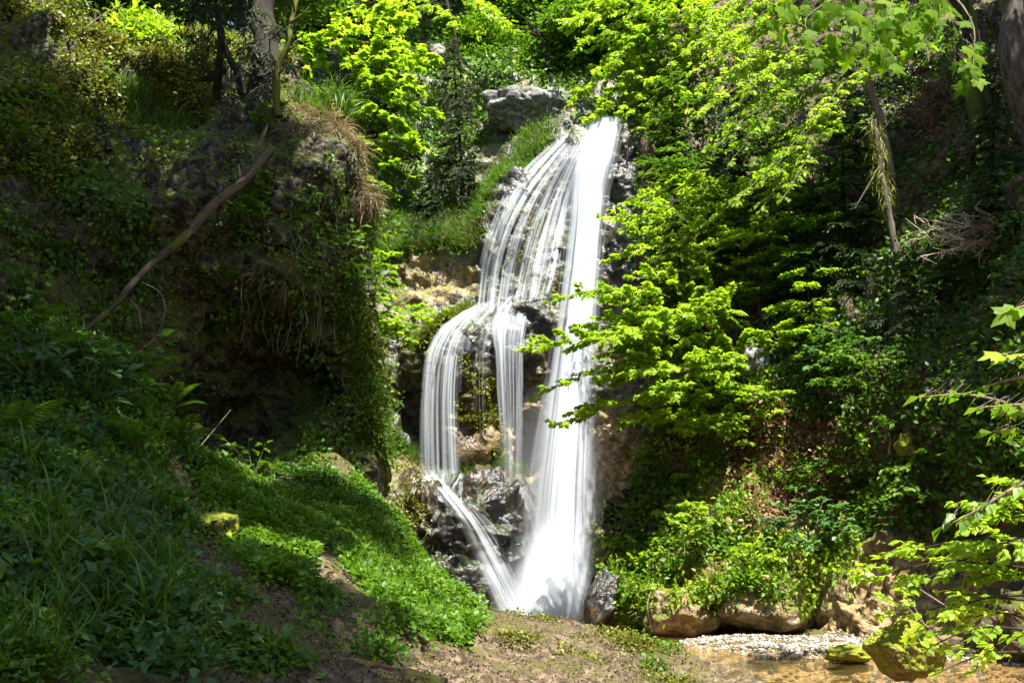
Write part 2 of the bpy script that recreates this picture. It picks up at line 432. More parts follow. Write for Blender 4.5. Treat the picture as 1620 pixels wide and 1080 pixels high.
def bdisp(P, X, Y, n):
    lay = fbm(P * np.array([.5, .5, 3.2]), 3, ridged=True)
    d = .40 * fbm(P * .5 + 3, 4) + .16 * fbm(P * 2.2, 4, .6) + .13 * lay - .10 * np.minimum(cells(P * 2.6), .8) - .05 * np.minimum(cells(P * 6), .8)
    far = smooth(34, 38, P[..., 1])
    nb = fbm(P * 1.6 + 21, 4, .6)
    for cx, cy, rx, ry, am in ((752,655,22,75,.75),(790,708,42,26,.6),(846,610,22,60,.55),(980,718,48,42,.45),(742,788,46,26,.6),(806,790,30,40,.5),(655,800,34,50,.4),(700,870,44,80,.35),(790,850,34,50,.55),(815,905,22,40,.35)):
        q = ((X - cx) / rx) ** 2 + ((Y - cy) / ry) ** 2; d = d + am * np.exp(-q ** 1.5) * np.clip(.7 + 1.1 * nb, .1, 1.5)
    return d * (1 + .5 * far)
back = Relief(BP, span((430, 560, 6), (560, 1060, 3), (1060, 1150, 6)), span((-150, -10, 8), (-10, 1000, 3), (1000, 1048, 6)), disp=bdisp)
back.build('back_cliff', MAT['back_rock'], {
  'wet': [(700,860,110,130,1),(790,850,130,110,1),(880,900,110,120,.95),(970,870,55,110,.7),(985,330,50,140,1),(830,400,90,130,.75),(800,540,110,60,.95),(640,640,50,110,.85),(880,600,70,250,.8),(760,600,60,90,.7),(700,700,70,70,.9),(860,260,120,60,.7)],
  'ochre': [(755,680,34,95,1),(795,720,56,48,.95),(850,625,30,90,1),(690,435,60,48,.45),(985,725,75,70,1),(900,700,60,60,.5),(960,850,40,60,.5),(640,790,40,90,.7)]})

# ---- right slope
RP = [(975,1000,22.2),(1060,1005,21.2),(1150,1005,21.0),(1200,1000,21.2),(1290,1005,20.6),(1330,1000,20.1),(1400,1000,18.9),(1500,1000,17.5),(1620,1000,15.5),(1800,1000,12.8),
 (1150,950,20.1),(1200,925,20.2),(1060,955,20.9),(1255,930,20.2),(1330,940,20.2),(960,880,23.4),(1000,820,23.8),(1100,850,22),(1200,820,21.8),(1300,830,21.6),(1400,860,20.2),(1500,850,19),(1620,830,16.5),(1800,800,13),
 (1400,930,19.6),(1500,930,18.6),(1620,920,16.4),(1020,720,25.5),(1100,700,24),(1200,680,23.2),(1300,700,22.4),(1400,700,20.8),(1500,700,19),(1620,700,16.5),
 (1030,550,27),(1100,500,26),(1200,500,25),(1300,500,24),(1400,500,22.3),(1500,500,20.3),(1620,500,17.3),(1020,400,28.5),(1100,300,29),(1200,300,28),(1300,300,27),(1400,300,25),(1500,300,22.6),(1620,300,19.2),
 (1020,200,32),(1100,100,34),(1200,100,32.5),(1300,100,31),(1400,100,28.5),(1500,100,25.6),(1620,100,21.8),(1800,300,16),(1800,0,19),(1100,-150,39),(1300,-150,36),(1500,-150,30),(1700,-150,25),(1900,600,12),(2000,1000,9),(2000,200,14),(1150,1080,21.5),(1400,1080,19.2),(1620,1080,15.6),(1900,1080,10)]
RE = np.array([(1030,-160),(1030,100),(1015,250),(1015,450),(1012,600),(1022,720),(985,800),(958,860),(960,930),(975,1000),(985,1090)], float)
def rdisp(P, X, Y, n):
    d = .55 * fbm(P * .5 + 5, 4) + .22 * fbm(P * 1.8, 4, .6) - .12 * np.minimum(cells(P * 2.4 + 4), .8) - .06 * np.minimum(cells(P * 6), .8)
    crack = smooth(12, 3, np.abs(X - (1138 + 6 * np.sin(Y * .05)))) * smooth(900, 930, Y) + smooth(16, 4, np.abs(X - (1290 + 8 * np.sin(Y * .06)))) * smooth(900, 930, Y)
    return d - .5 * crack
right = Relief(RP, span((930, 1060, 3), (1060, 1660, 4), (1660, 2000, 20)), span((-160, -10, 15), (-10, 1040, 4), (1040, 1090, 10)), RE, -1, 20, 2.4, rdisp)
right.build('right_slope', MAT['right_rock'], {'ochre': [(1100,960,160,50,1),(1230,960,120,60,1),(1340,940,90,90,1),(1450,930,120,80,.8),(1200,820,170,130,.6)]})

# ---- ground: left bank, mound, stream bed and plunge pool in one sheet
GPX = [(0,1080,4.6),(0,950,5.6),(0,800,7.2),(0,640,9.6),(0,520,12),(100,540,12.4),(200,1080,5.2),(200,950,6.3),(200,800,8.3),(200,680,10.5),(210,600,12.6),(280,690,13.2),(330,745,14.6),(300,800,10.4),(330,900,8.4),
 (330,1080,5.6),(450,1080,6.2),(450,950,8.3),(450,860,10.6),(450,790,13.2),(450,740,15),(560,745,15.3),(600,1080,6.9),(600,960,9.3),(560,860,12),(600,800,14.2),(640,850,13.8),(700,925,12.9),(752,985,12),(700,1000,10.6),(650,940,12),
 (700,1080,7.3),(760,960,12.2),(850,973,12),(980,991,11.5),(1060,1022,10.9),(1112,1062,10.2),(900,1080,8.3),(1050,1080,8.9),(800,1040,9.4),(950,1045,9.6)]
gp = [tuple(at(a, b, c)) for a, b, c in GPX]
gp += [(-4,3,1.4),(0,2,.25),(2,4,.1),(4,4,-.3),(-8,4,3),(-9,8,4.2),(-10,12,5),(2.9,10.5,.15),(3.4,9,-.1),(3.2,12,-.42),(1.2,13.6,-.1),(0,14.2,.0),(-.6,15,.1),(2,15,-.5),(-1.3,16,.1),(-1.8,15.6,1.0),(-2,17.5,1.2),(-2.6,19,.6),(-2.8,22,.3),(-3,26,0),(0,22,-.7),(0,27,-.7),(2,18,-.5),(2.2,25,-.6),(4,13,-.42),(5,11,-.45),(6,7,-.4),(8,5,-.3),(9,10,-.1),
 (4.2,16,-.30),(5.6,14.8,-.35),(7.4,14.2,-.1),(6.6,13.2,-.3),(3.3,18.9,.03),(4.6,18.4,.05),(5.8,18.0,.05),(6.8,17.4,.04),(4.2,20,.07),(6,19.4,.07),(4.4,16.9,.0),(5.8,16.6,.0),(7.7,16.6,.05),(8.2,15,.02),(9,13,.2),(7,12,-.15),(8.4,11,.12),(10,8,.3),(12,12,2),(14,20,4),(-12,20,8),(-12,30,8),(12,34,4),(0,36,2),(-6,-2,1.5),(8,-2,-.2),(0,-3,.2)]
gp = np.array(gp)
_gf = tps_fit(gp[:, :2], gp[:, 2], reg=.02)
def gdisp(x, y, z):
    P = np.stack([x, y, z], -1)
    wet = smooth(-.02, .3, z)
    mound = smooth(.6, 2., x + .3) * 0
    return wet * (.16 * fbm(P * .8, 4, .55) + .055 * fbm(P * 3.1 + 8, 4, .6) - .03 * np.minimum(cells(P * 6), .8)) + (1 - wet) * .03 * fbm(P * 3, 3)
class Ground:
    xs = span((-14, -8, .4), (-8, 9, .07), (9, 15, .4))
    ys = span((-4, 3.8, .4), (3.8, 21, .07), (21, 37, .35))
    def __init__(s):
        X, Y = np.meshgrid(s.xs, s.ys)
        Z = np.clip(_gf(np.stack([X, Y], -1)), -1.2, 9)
        Z = Z + gdisp(X, Y, Z)
        s.P = np.stack([X, Y, Z], -1)
        du = np.gradient(s.P, axis=1); dv = np.gradient(s.P, axis=0); s.N = unit(np.cross(du, dv))
    def sample(s, x, y):
        i = np.interp(x, s.xs, np.arange(len(s.xs))); j = np.interp(y, s.ys, np.arange(len(s.ys)))
        i0 = np.clip(i.astype(int), 0, len(s.xs) - 2); j0 = np.clip(j.astype(int), 0, len(s.ys) - 2)
        a = (i - i0)[..., None]; b = (j - j0)[..., None]
        def bl(G): return (G[j0, i0] * (1 - a) + G[j0, i0 + 1] * a) * (1 - b) + (G[j0 + 1, i0] * (1 - a) + G[j0 + 1, i0 + 1] * a) * b
        return bl(s.P), unit(bl(s.N))
    def ray(s, px, py, y0=4.0, y1=30.0, n=160):
        """first point of the sheet along the view through a pixel"""
        px = np.atleast_1d(np.asarray(px, float)); py = np.atleast_1d(np.asarray(py, float))
        best = np.full(px.shape, np.nan)
        for Y in np.linspace(y0, y1, n):
            p = at(px, py, np.full(px.shape, Y)); g, _ = s.sample(p[:, 0], p[:, 1])
            hit = np.isnan(best) & (p[:, 2] <= g[:, 2]); best[hit] = Y
        p = at(px, py, np.nan_to_num(best, nan=y1)); g, nn = s.sample(p[:, 0], p[:, 1])
        return g, nn, ~np.isnan(best)
ground = Ground()
_h, _w = len(Ground.ys), len(Ground.xs)
_i, _j = np.meshgrid(np.arange(_h - 1), np.arange(_w - 1), indexing='ij')
_F = np.stack([_i * _w + _j, _i * _w + _j + 1, (_i + 1) * _w + _j + 1, (_i + 1) * _w + _j], -1).reshape(-1, 4)
_me = mesh_np('ground', ground.P.reshape(-1, 3), [_F], MAT['soil'])
_me.attributes.new('ochre', 'FLOAT', 'POINT').data.foreach_set('value', (smooth(.12, -.06, ground.P[..., 2]) * smooth(2.2, 3.2, ground.P[..., 0])).ravel().astype(np.float32))   # golden silt of the stream bed
tag(link('ground', _me), kind='structure')
# the wide wooded land the gorge is cut into, out to the horizon
_a = np.linspace(0, 2 * np.pi, 64, endpoint=False); _r = np.array([52, 80, 140, 300, 900.])
_Z = [2, 22, 30, 34, 30]
_V = np.concatenate([np.stack([r * np.cos(_a), 20 + r * np.sin(_a), np.full(64, z) + 3 * np.sin(_a * 5 + k)], -1) for k, (r, z) in enumerate(zip(_r, _Z))])
_i, _j = np.meshgrid(np.arange(4), np.arange(64), indexing='ij')
_F = np.stack([_i * 64 + _j, _i * 64 + (_j + 1) % 64, (_i + 1) * 64 + (_j + 1) % 64, (_i + 1) * 64 + _j], -1).reshape(-1, 4)
tag(link('hills', mesh_np('hills', _V, [_F], MAT['soil'])), kind='structure')

# ------------------------------------------------------------------ water
def stream_material():
    m, t = new_mat('stream_water')
    pos = N(t, 'NewGeometry'); mp = N(t, 'Mapping'); mp.inputs['Scale'].default_value = (1.2, 2.6, 1)
    t.links.new(pos.outputs['Position'], mp.inputs[0])
    n1 = noise(t, mp.outputs[0], 2.2, 4, .6)
    bp = N(t, 'Bump'); bp.inputs['Strength'].default_value = .6; bp.inputs['Distance'].default_value = .08; t.links.new(n1, bp.inputs['Height'])
    fr = N(t, 'Fresnel'); fr.inputs['IOR'].default_value = 1.33; t.links.new(bp.outputs[0], fr.inputs['Normal'])
    gl = N(t, 'BsdfGlossy'); gl.inputs['Roughness'].default_value = .06; t.links.new(bp.outputs[0], gl.inputs['Normal'])
    tp = N(t, 'BsdfTransparent'); tp.inputs[0].default_value = (.98, .93, .78, 1)
    df = N(t, 'BsdfDiffuse'); df.inputs[0].default_value = (.42, .28, .10, 1)
    m0 = N(t, 'MixShader'); m0.inputs[0].default_value = .10; t.links.new(tp.outputs[0], m0.inputs[1]); t.links.new(df.outputs[0], m0.inputs[2])
    mx = N(t, 'MixShader'); t.links.new(fr.outputs[0], mx.inputs[0]); t.links.new(m0.outputs[0], mx.inputs[1]); t.links.new(gl.outputs[0], mx.inputs[2])
    o = N(t, 'OutputMaterial'); t.links.new(mx.outputs[0], o.inputs[0]); return m
_xs = np.linspace(-3.5, 13, 60); _ys = np.linspace(-3, 29.5, 110)
_X, _Y = np.meshgrid(_xs, _ys)
_i, _j = np.meshgrid(np.arange(109), np.arange(59), indexing='ij')
_F = np.stack([_i * 60 + _j, _i * 60 + _j + 1, (_i + 1) * 60 + _j + 1, (_i + 1) * 60 + _j], -1).reshape(-1, 4)
tag(link('stream', mesh_np('stream', np.stack([_X, _Y, .012 * fbm(np.stack([_X, _Y * 1.5, _X * 0], -1), 2) - .02], -1).reshape(-1, 3), [_F], stream_material())), kind='structure')

def sheet(guides, nu, nv, off, bulge, hug=True, dens=None, flare=0.0):
    """guides: list of polylines (px,py[,Y]) from left to right; a curved sheet through them, hugging the cliff"""
    G = np.stack([curve(np.asarray(g, float), nv) for g in guides], 1)      # nv, ng, k
    u = np.linspace(0, 1, nu); gi = u * (len(guides) - 1); i0 = np.minimum(gi.astype(int), len(guides) - 2); f = (gi - i0)[None, :, None]
    Q = G[:, i0] * (1 - f) + G[:, i0 + 1] * f
    px, py = Q[..., 0], Q[..., 1]
    if Q.shape[-1] > 2:
        Y = Q[..., 2]
    else:
        Y = back.sample(px, py)[0][..., 1]
        # water runs over hollows instead of sinking into them
        for k in range(1, nv):
            Y[k] = np.minimum(Y[k], Y[k - 1] + .10)
        k = 7; pad = np.pad(Y, ((k, k), (0, 0)), 'edge'); Y = np.mean([pad[a:a + nv] for a in range(2 * k + 1)], 0)
        k = 2; pad = np.pad(Y, ((0, 0), (k, k)), 'edge'); Y = np.mean([pad[:, a:a + nu] for a in range(2 * k + 1)], 0)
    Y = Y - off - bulge * np.sin(np.pi * u)[None]
    P = at(px, py, Y)
    v = np.concatenate([np.zeros((1, nu)), np.cumsum(np.linalg.norm(np.diff(P, axis=0), axis=-1), 0)], 0)
    uv = np.stack([np.broadcast_to(u[None], v.shape), v], -1)
    d = np.ones(nv) if dens is None else np.interp(np.linspace(0, 1, nv), *zip(*dens))
    i, j = np.meshgrid(np.arange(nv - 1), np.arange(nu - 1), indexing='ij')
    F = np.stack([i * nu + j, (i + 1) * nu + j, (i + 1) * nu + j + 1, i * nu + j + 1], -1).reshape(-1, 4)
    return P.reshape(-1, 3), F, uv.reshape(-1, 2), np.repeat(d, nu)
def water_part(name, mat, parent, *sheets):
    V, F, U, T, n = [], [], [], [], 0
    for k, (v, f, u, t_) in enumerate(sheets):
        V.append(v); F.append(f + n); U.append(u + np.array([0, 41.3 * k])); T.append(t_); n += len(v)
    return link(name, mesh_np(name, np.concatenate(V), [np.concatenate(F)], mat, np.concatenate(T), np.concatenate(U)), parent)

fall = thing('waterfall', 'tall white waterfall dropping over the rock wall in veils and one strong column', 'waterfall')
M_core = water_material('water_column', 12, .10, .45, 4.5, .96, 3.1, .34, .24)
M_core2 = water_material('water_column_outer', 14, .12, .46, 4.0, .7, 8.4, .25, .30)
M_veil = water_material('water_veil', 20, .12, .47, 3.8, .70, 1.7, .08, .06)
M_curt = water_material('water_curtain', 15, .10, .47, 4.2, .72, 6.7, .10, .14)
M_thin = water_material('water_thin', 9, .2, .46, 4.0, .7, 5.2, .07, .10)
M_casc = water_material('water_cascade', 10, .22, .44, 3.6, .80, 9.2, .18, .34)
# main column
cl = [(936,184),(928,215),(910,260),(906,300),(904,350),(893,450),(880,550),(865,650),(850,750),(838,850),(818,975)]
cr = [(990,183),(984,205),(975,250),(962,300),(955,350),(946,450),(940,550),(938,650),(936,750),(936,850),(928,980)]
cm = [((a[0] + b[0]) / 2, (a[1] + b[1]) / 2) for a, b in zip(cl, cr)]
def ycol(pts, ys): return [(p[0], p[1], y) for p, y in zip(pts, ys)]
yc = [33.0, 32.0, 31.3, 31.0, 30.6, 30.1, 29.6, 29.2, 28.8, 28.5, 28.2]
def shift(pts, d): return [(p[0] + d, p[1]) + tuple(p[2:]) for p in pts]
wl = [(p[0] - 6 - 14 * k / 10, p[1]) for k, p in enumerate(cl)]; wr = [(p[0] + 3 + 8 * k / 10, p[1]) for k, p in enumerate(cr)]
wm = cm
water_part('water_column', M_core, fall,
    sheet([ycol(cl, yc), ycol(cm, yc), ycol(cr, yc)], 24, 120, .10, .45, dens=[(0, .5), (.06, .75), (.2, 1), (1, 1)]),
    sheet([ycol(shift(cl, 5), yc), ycol(shift(cm, 3), yc), ycol(shift(cr, -3), yc)], 24, 120, .35, .35, dens=[(0, .3), (.1, .7), (.2, 1), (1, 1)]))
water_part('spray_sheet', M_core2, fall,
    sheet([ycol(wl, yc), ycol(wm, yc), ycol(wr, yc)], 24, 120, .5, .5),
    sheet([ycol(wl, yc), ycol(wm, yc), ycol(wr, yc)], 24, 120, -.15, .1))
# upper veil fanning left over the dome
v0 = [(934,186),(900,208),(868,232),(812,285),(782,345),(762,410),(752,490)]
v1 = [(940,186),(912,210),(884,240),(838,300),(806,360),(788,420),(778,495)]
v2 = [(944,186),(920,215),(896,250),(862,310),(838,370),(822,430),(812,480)]
v3 = [(948,186),(930,215),(908,252),(884,310),(866,370),(852,430),(842,475)]
v4 = [(958,186),(944,215),(920,255),(902,310),(893,370),(884,430),(872,470)]
water_part('upper_veil', M_veil, fall, sheet([v0, v1, v2, v3, v4], 60, 110, .10, .05), sheet([v0, v1, v2, v3, v4], 60, 110, .2, .1, dens=[(0, 1), (.5, .7), (1, .9)]))
def strand_set(guides, n, w0, w1, off, lo=0, hi=1, seed=1):
    r = np.random.default_rng(seed); out = []
    G = [np.asarray(g, float) for g in guides]
    for q in range(n):
        g = r.uniform(lo, hi) * (len(G) - 1); i = min(int(g), len(G) - 2); f = g - i
        c = curve(G[i] * (1 - f) + G[i + 1] * f, 40)
        a, b = sorted(r.uniform(0, 1, 2)); a *= .5; b = .5 + .5 * b
        c = c[int(a * 39):max(int(b * 39), int(a * 39) + 6)]
        w = r.uniform(w0, w1); c[:, 0] += np.cumsum(r.normal(0, .25, len(c)))
        L = c.copy(); R = c.copy(); L[:, 0] -= w / 2; R[:, 0] += w / 2
        out.append(sheet([L, R], 3, 40, off + r.uniform(0, .12), .02, dens=[(0, .2), (.15, 1), (.8, .9), (1, .3)]))
    return out
M_strand = water_material('water_strand', 2, .5, .42, 2.5, .45, 2.2, .14, .5)
water_part('upper_strands', M_strand, fall, *strand_set([v0, v1, v2, v3, v4], 20, 3.0, 12.0, .16, seed=3), *strand_set([v0, v1], 8, 5.0, 13.0, .2, 0, .6, seed=4), *strand_set([v0, v1, v2, v3, v4], 18, 1.5, 3.0, .25, seed=5))
# second step: left curtain and the centre cascade
l0 = [(752,482),(722,498),(694,520),(674,556),(666,610),(663,680),(664,752)]
l1 = [(756,484),(734,502),(712,528),(696,566),(690,620),(690,690),(692,756)]
l2 = [(762,486),(748,506),(734,536),(728,580),(726,640),(728,700),(730,745)]
yl = [30.2, 29.6, 29.25, 29.05, 28.95, 28.9, 28.85]
L0, L1, L2 = ycol(l0, yl), ycol(l1, yl), ycol(l2, yl)
water_part('left_curtain', M_curt, fall, sheet([L0, L1, L2], 36, 90, .05, .15, dens=[(0, 1), (.3, 1), (.7, .85), (1, .7)]), sheet([L0, L1, L2], 36, 90, .25, .1, dens=[(0, .9), (.5, .7), (1, .5)]), sheet([L0, L1, L2], 36, 90, .38, .1, dens=[(0, .7), (.5, .6), (1, .35)]))
water_part('left_strands', M_strand, fall, *strand_set([L0, L1, L2], 6, 4, 11.0, .22, seed=8))
c0 = [(800,470),(786,490),(776,520),(782,560),(786,620),(790,680),(794,745)]
c1 = [(830,465),(812,490),(802,525),(800,560),(802,620),(804,690),(806,770)]
c2 = [(850,455),(838,490),(830,525),(826,560),(826,620),(826,690),(824,770)]
yk = [30.0, 29.5, 29.0, 28.85, 28.8, 28.75, 28.7]
C0, C1, C2 = ycol(c0, yk), ycol(c1, yk), ycol(c2, yk)
water_part('centre_cascade', M_thin, fall, sheet([C0, C1, C2], 30, 90, .05, .1, dens=[(0, 1), (.45, 1), (.8, .6), (1, .35)]), sheet([C0, C1, C2], 30, 90, .25, .1, dens=[(0, .8), (.5, .8), (1, .3)]))
water_part('centre_strands', M_strand, fall, *strand_set([C0, C1, C2], 10, 2.5, 7, .2, seed=18), *strand_set([C1, C2], 6, 2.5, 7.0, .2, seed=19),
    *strand_set([ycol([(760,520),(752,560),(750,640),(752,730)], [29.3,29.1,29,29]), ycol([(770,520),(766,560),(768,640),(770,760)], [29.3,29.1,29,29])], 5, 1, 2, .2, seed=29))
water_part('dome_film', M_thin, fall, sheet([[(750,482),(724,500),(700,522),(690,540)],[(800,470),(770,500),(752,530),(745,556)],[(846,456),(834,490),(826,520),(822,556)]], 40, 40, .07, 0, dens=[(0, .7), (1, .5)]))
# lower slide over the black rock
s9 = [(628,742),(646,752),(664,764),(690,790)]; s8 = [(742,742),(735,756),(720,774),(716,800)]
water_part('ledge_foam', M_thin, fall, sheet([s9, s8], 20, 30, .35, .15, dens=[(0, .5), (.5, 1), (1, .6)]))
s0 = [(652,752),(676,764),(700,790),(724,826),(744,872),(764,920),(782,965)]
s1 = [(692,750),(710,766),(736,796),(764,832),(792,876),(818,920),(846,968)]
water_part('lower_slide', M_casc, fall, sheet([s0, s1], 16, 80, .45, .2), sheet([s0, s1], 16, 80, .58, .2, dens=[(0, .6), (.5, .8), (1, 1)]))
s2 = [(704,776),(740,830),(768,880),(792,930),(804,968)]; s3 = [(760,806),(798,850),(826,900),(844,945),(856,970)]
water_part('slide_film', M_thin, fall, sheet([s2, s3], 24, 60, .28, .15, dens=[(0, .3), (.4, .8), (1, 1)]))
s4 = [(770,768),(800,772),(822,800),(836,840),(846,880)]; s5 = [(810,762),(838,776),(856,810),(866,850),(872,890)]
water_part('side_splash', M_casc, fall, sheet([s4, s5], 20, 50, .30, .2, dens=[(0, .2), (.3, .7), (1, .9)]))
f0 = ycol([(842,830),(826,880),(808,930),(792,985)], [28.2, 27.9, 27.5, 27.1]); f1 = ycol([(885,820),(872,880),(868,930),(862,985)], [28.0, 27.6, 27.2, 26.9]); f2 = ycol([(930,830),(938,880),(944,930),(948,985)], [28.2, 27.9, 27.6, 27.3])
water_part('foot_spray', M_core2, fall, sheet([f0, f1, f2], 30, 50, .0, .2, dens=[(0, .2), (.4, 1), (1, 1)]), sheet([f0, f1, f2], 30, 50, .4, .2, dens=[(0, 0), (.5, 1), (1, 1)]))
M_foam = water_material('water_foam', 5, .16, .44, 2.4, .9, 12.2, .42, .34)
g0 = ycol([(852,800),(832,860),(806,915),(786,985)], [28.0, 27.6, 27.2, 26.8]); g1 = ycol([(888,800),(880,860),(872,915),(864,985)], [27.8, 27.4, 27.0, 26.6]); g2 = ycol([(932,800),(938,860),(942,915),(944,985)], [28.0, 27.6, 27.3, 27.0])
water_part('foot_foam', M_foam, fall, sheet([g0, g1, g2], 30, 50, .3, .3, dens=[(0, 0), (.35, .55), (.7, .9), (1, 1)]), sheet([g0, g1, g2], 30, 50, .6, .3, dens=[(0, 0), (.5, .5), (1, .9)]))
# spray hanging at the foot
def mist_material(d):
    m, t = new_mat('mist'); v = N(t, 'VolumePrincipled'); v.inputs['Color'].default_value = (.95, .97, 1, 1); v.inputs['Density'].default_value = d
    v.inputs['Anisotropy'].default_value = .2
    o = N(t, 'OutputMaterial'); t.links.new(v.outputs[0], o.inputs[1]); return m
def blob(c, r, n=16):
    a = np.linspace(0, np.pi, n); b = np.linspace(0, 2 * np.pi, 2 * n, endpoint=False)
    A, B = np.meshgrid(a, b, indexing='ij')
    V = np.stack([np.sin(A) * np.cos(B), np.sin(A) * np.sin(B), np.cos(A)], -1) * np.asarray(r) + np.asarray(c)
    i, j = np.meshgrid(np.arange(n - 1), np.arange(2 * n), indexing='ij'); j2 = (j + 1) % (2 * n)
    return V.reshape(-1, 3), np.stack([i * 2 * n + j, (i + 1) * 2 * n + j, (i + 1) * 2 * n + j2, i * 2 * n + j2], -1).reshape(-1, 4)
for (px, py, Y, r, d) in [(868,945,27.4,(2.1,1.4,1.8),.13),(880,800,28.2,(1.9,1.0,3.6),.045),(800,860,27.4,(2.2,1.2,1.9),.009)]:
    for k in (1.0, .84, .68, .52, .36, .2):
        V, F = blob(at(px, py, Y), np.asarray(r) * k)
        tag(link('mist', mesh_np('mist', V, [F], mist_material(d))), kind='stuff')

# ------------------------------------------------------------------ foliage kit
UP = np.array([0, 0, 1.0])
T_OV = (np.array([(0,0,0),(-.30,.38,.06),(.30,.38,.06),(0,.45,-.01),(0,1,-.10)], float), [(0,3,1),(0,2,3),(1,3,4),(3,2,4)])
T_DI = (np.array([(0,0,0),(-.30,.45,.05),(.30,.45,.05),(0,1,-.05)], float), [(0,2,1),(1,2,3)])
T_NE = (np.array([(-.05,0,0),(.05,0,0),(-.075,.6,.02),(.075,.6,.02),(0,1,-.03),(0,0,.06),(0,.6,.08),(0,0,-.05),(0,.6,-.06)], float), [(0,1,3),(0,3,2),(2,3,4),(5,6,7),(7,6,8),(6,4,8)])
T_BL = (np.array([(-.016,0,0),(.016,0,0),(-.016,.4,.16),(.016,.4,.16),(-.011,.75,.10),(.011,.75,.10),(0,1,-.12)], float), [(0,1,3),(0,3,2),(2,3,5),(2,5,4),(4,5,6)])
def _maple():
    o = [(0,0),(.16,-.10),(.42,.06),(.34,.22),(.62,.52),(.40,.52),(.36,.62),(.20,.58),(.14,.80),(0,1.05)]
    o = o + [(-x, y) for x, y in o[-2:0:-1]]
    V = np.array([(0,.35,.03)] + [(x, y, -.10 * abs(x) - .08 * max(y - .5, 0)) for x, y in o], float)
    return V, [(0, 1 + (k + 1) % len(o), 1 + k)[::-1] for k in range(len(o))]
T_MA = _maple()
T_MS = (np.array([(0,0,0),(.45,.10,-.04),(.30,.34,0),(.52,.62,-.06),(.16,.62,0),(0,1,-.08),(-.16,.62,0),(-.52,.62,-.06),(-.30,.34,0),(-.45,.10,-.04),(0,.4,.03)], float), [(10,k,k+1) for k in range(9)] + [(10,9,0)])
def frames(d, up, r, tilt):
    """leaf axes: Y along d, Z near up with random tilt"""
    d = unit(d); z = up + tilt * r.normal(size=d.shape); z = unit(z - (z * d).sum(-1, keepdims=True) * d)
    return np.cross(d, z), d, z
def spray(LM, WM, p0, p1, wid, ls, n, r, sag=.06, flat=.22, tilt=.45, tmpl=T_OV, tint=(.2, .9), rw=.016, asym=1.0, lv=.35, droop=.25, twigs=True, tw=None):
    """one branch: a main axis, side twigs in a loose plane, leaves along the twigs"""
    p0 = np.asarray(p0, float); p1 = np.asarray(p1, float); L = np.linalg.norm(p1 - p0)
    mid = (p0 + p1) / 2 + UP * sag * L + r.normal(0, .03 * L, 3)
    ax = curve([p0, mid, p1], 14)
    md = unit((p1 - p0)[None])[0]; sd = unit(np.cross(md, UP)[None])[0] if abs(md[2]) < .95 else np.array([1.0, 0, 0])
    nt_ = tw or int(max(5, L / .16)); t = np.sort(r.uniform(.12, 1, nt_)); sg = np.where(np.arange(nt_) % 2 == 0, 1.0, -1.0)
    b = np.stack([np.interp(t, np.linspace(0, 1, 14), ax[:, k]) for k in range(3)], -1)
    td = unit(md * r.uniform(.35, .9, (nt_, 1)) + sd * sg[:, None] * r.uniform(.5, 1, (nt_, 1)) + UP * r.normal(0, flat, (nt_, 1)))
    tl = wid * (1.05 - t) ** .55 * np.clip(t * 3, .35, 1) * r.uniform(.6, 1.1, nt_)
    if WM is not None:
        WM.tube(ax, np.linspace(rw, rw * .3, 14), 5, .5)
        if twigs:
            for k in range(nt_):
                e = b[k] + td[k] * tl[k]; WM.tube([b[k], (b[k] + e) / 2 + UP * .03 * tl[k], e - UP * droop * .2 * tl[k]], [rw * .4, rw * .3, rw * .15], 3, .5, cap=False)
    w = tl / tl.sum(); q = r.choice(nt_, n, p=w); s = r.uniform(.1, 1.0, n)
    pos = b[q] + td[q] * (tl[q] * s)[:, None] - UP * (droop * .2 * tl[q] * s * s)[:, None] + r.normal(0, .012, (n, 3))
    side = np.where(r.random(n) < .5, 1.0, -1.0)[:, None]; pd = unit(np.cross(td[q], UP))
    d = unit(td[q] * .6 + pd * side * r.uniform(.3, 1, (n, 1)) + UP * r.normal(-droop, .22, (n, 1)))
    X, D, Z = frames(d, UP, r, tilt)
    base = r.uniform(tint[0], tint[1]); tt = np.clip(base + r.normal(0, .16, n), 0, 1)
    LM.inst(tmpl[0], tmpl[1], pos, X, D, Z, ls * r.uniform(1 - lv, 1 + lv, n), tt)
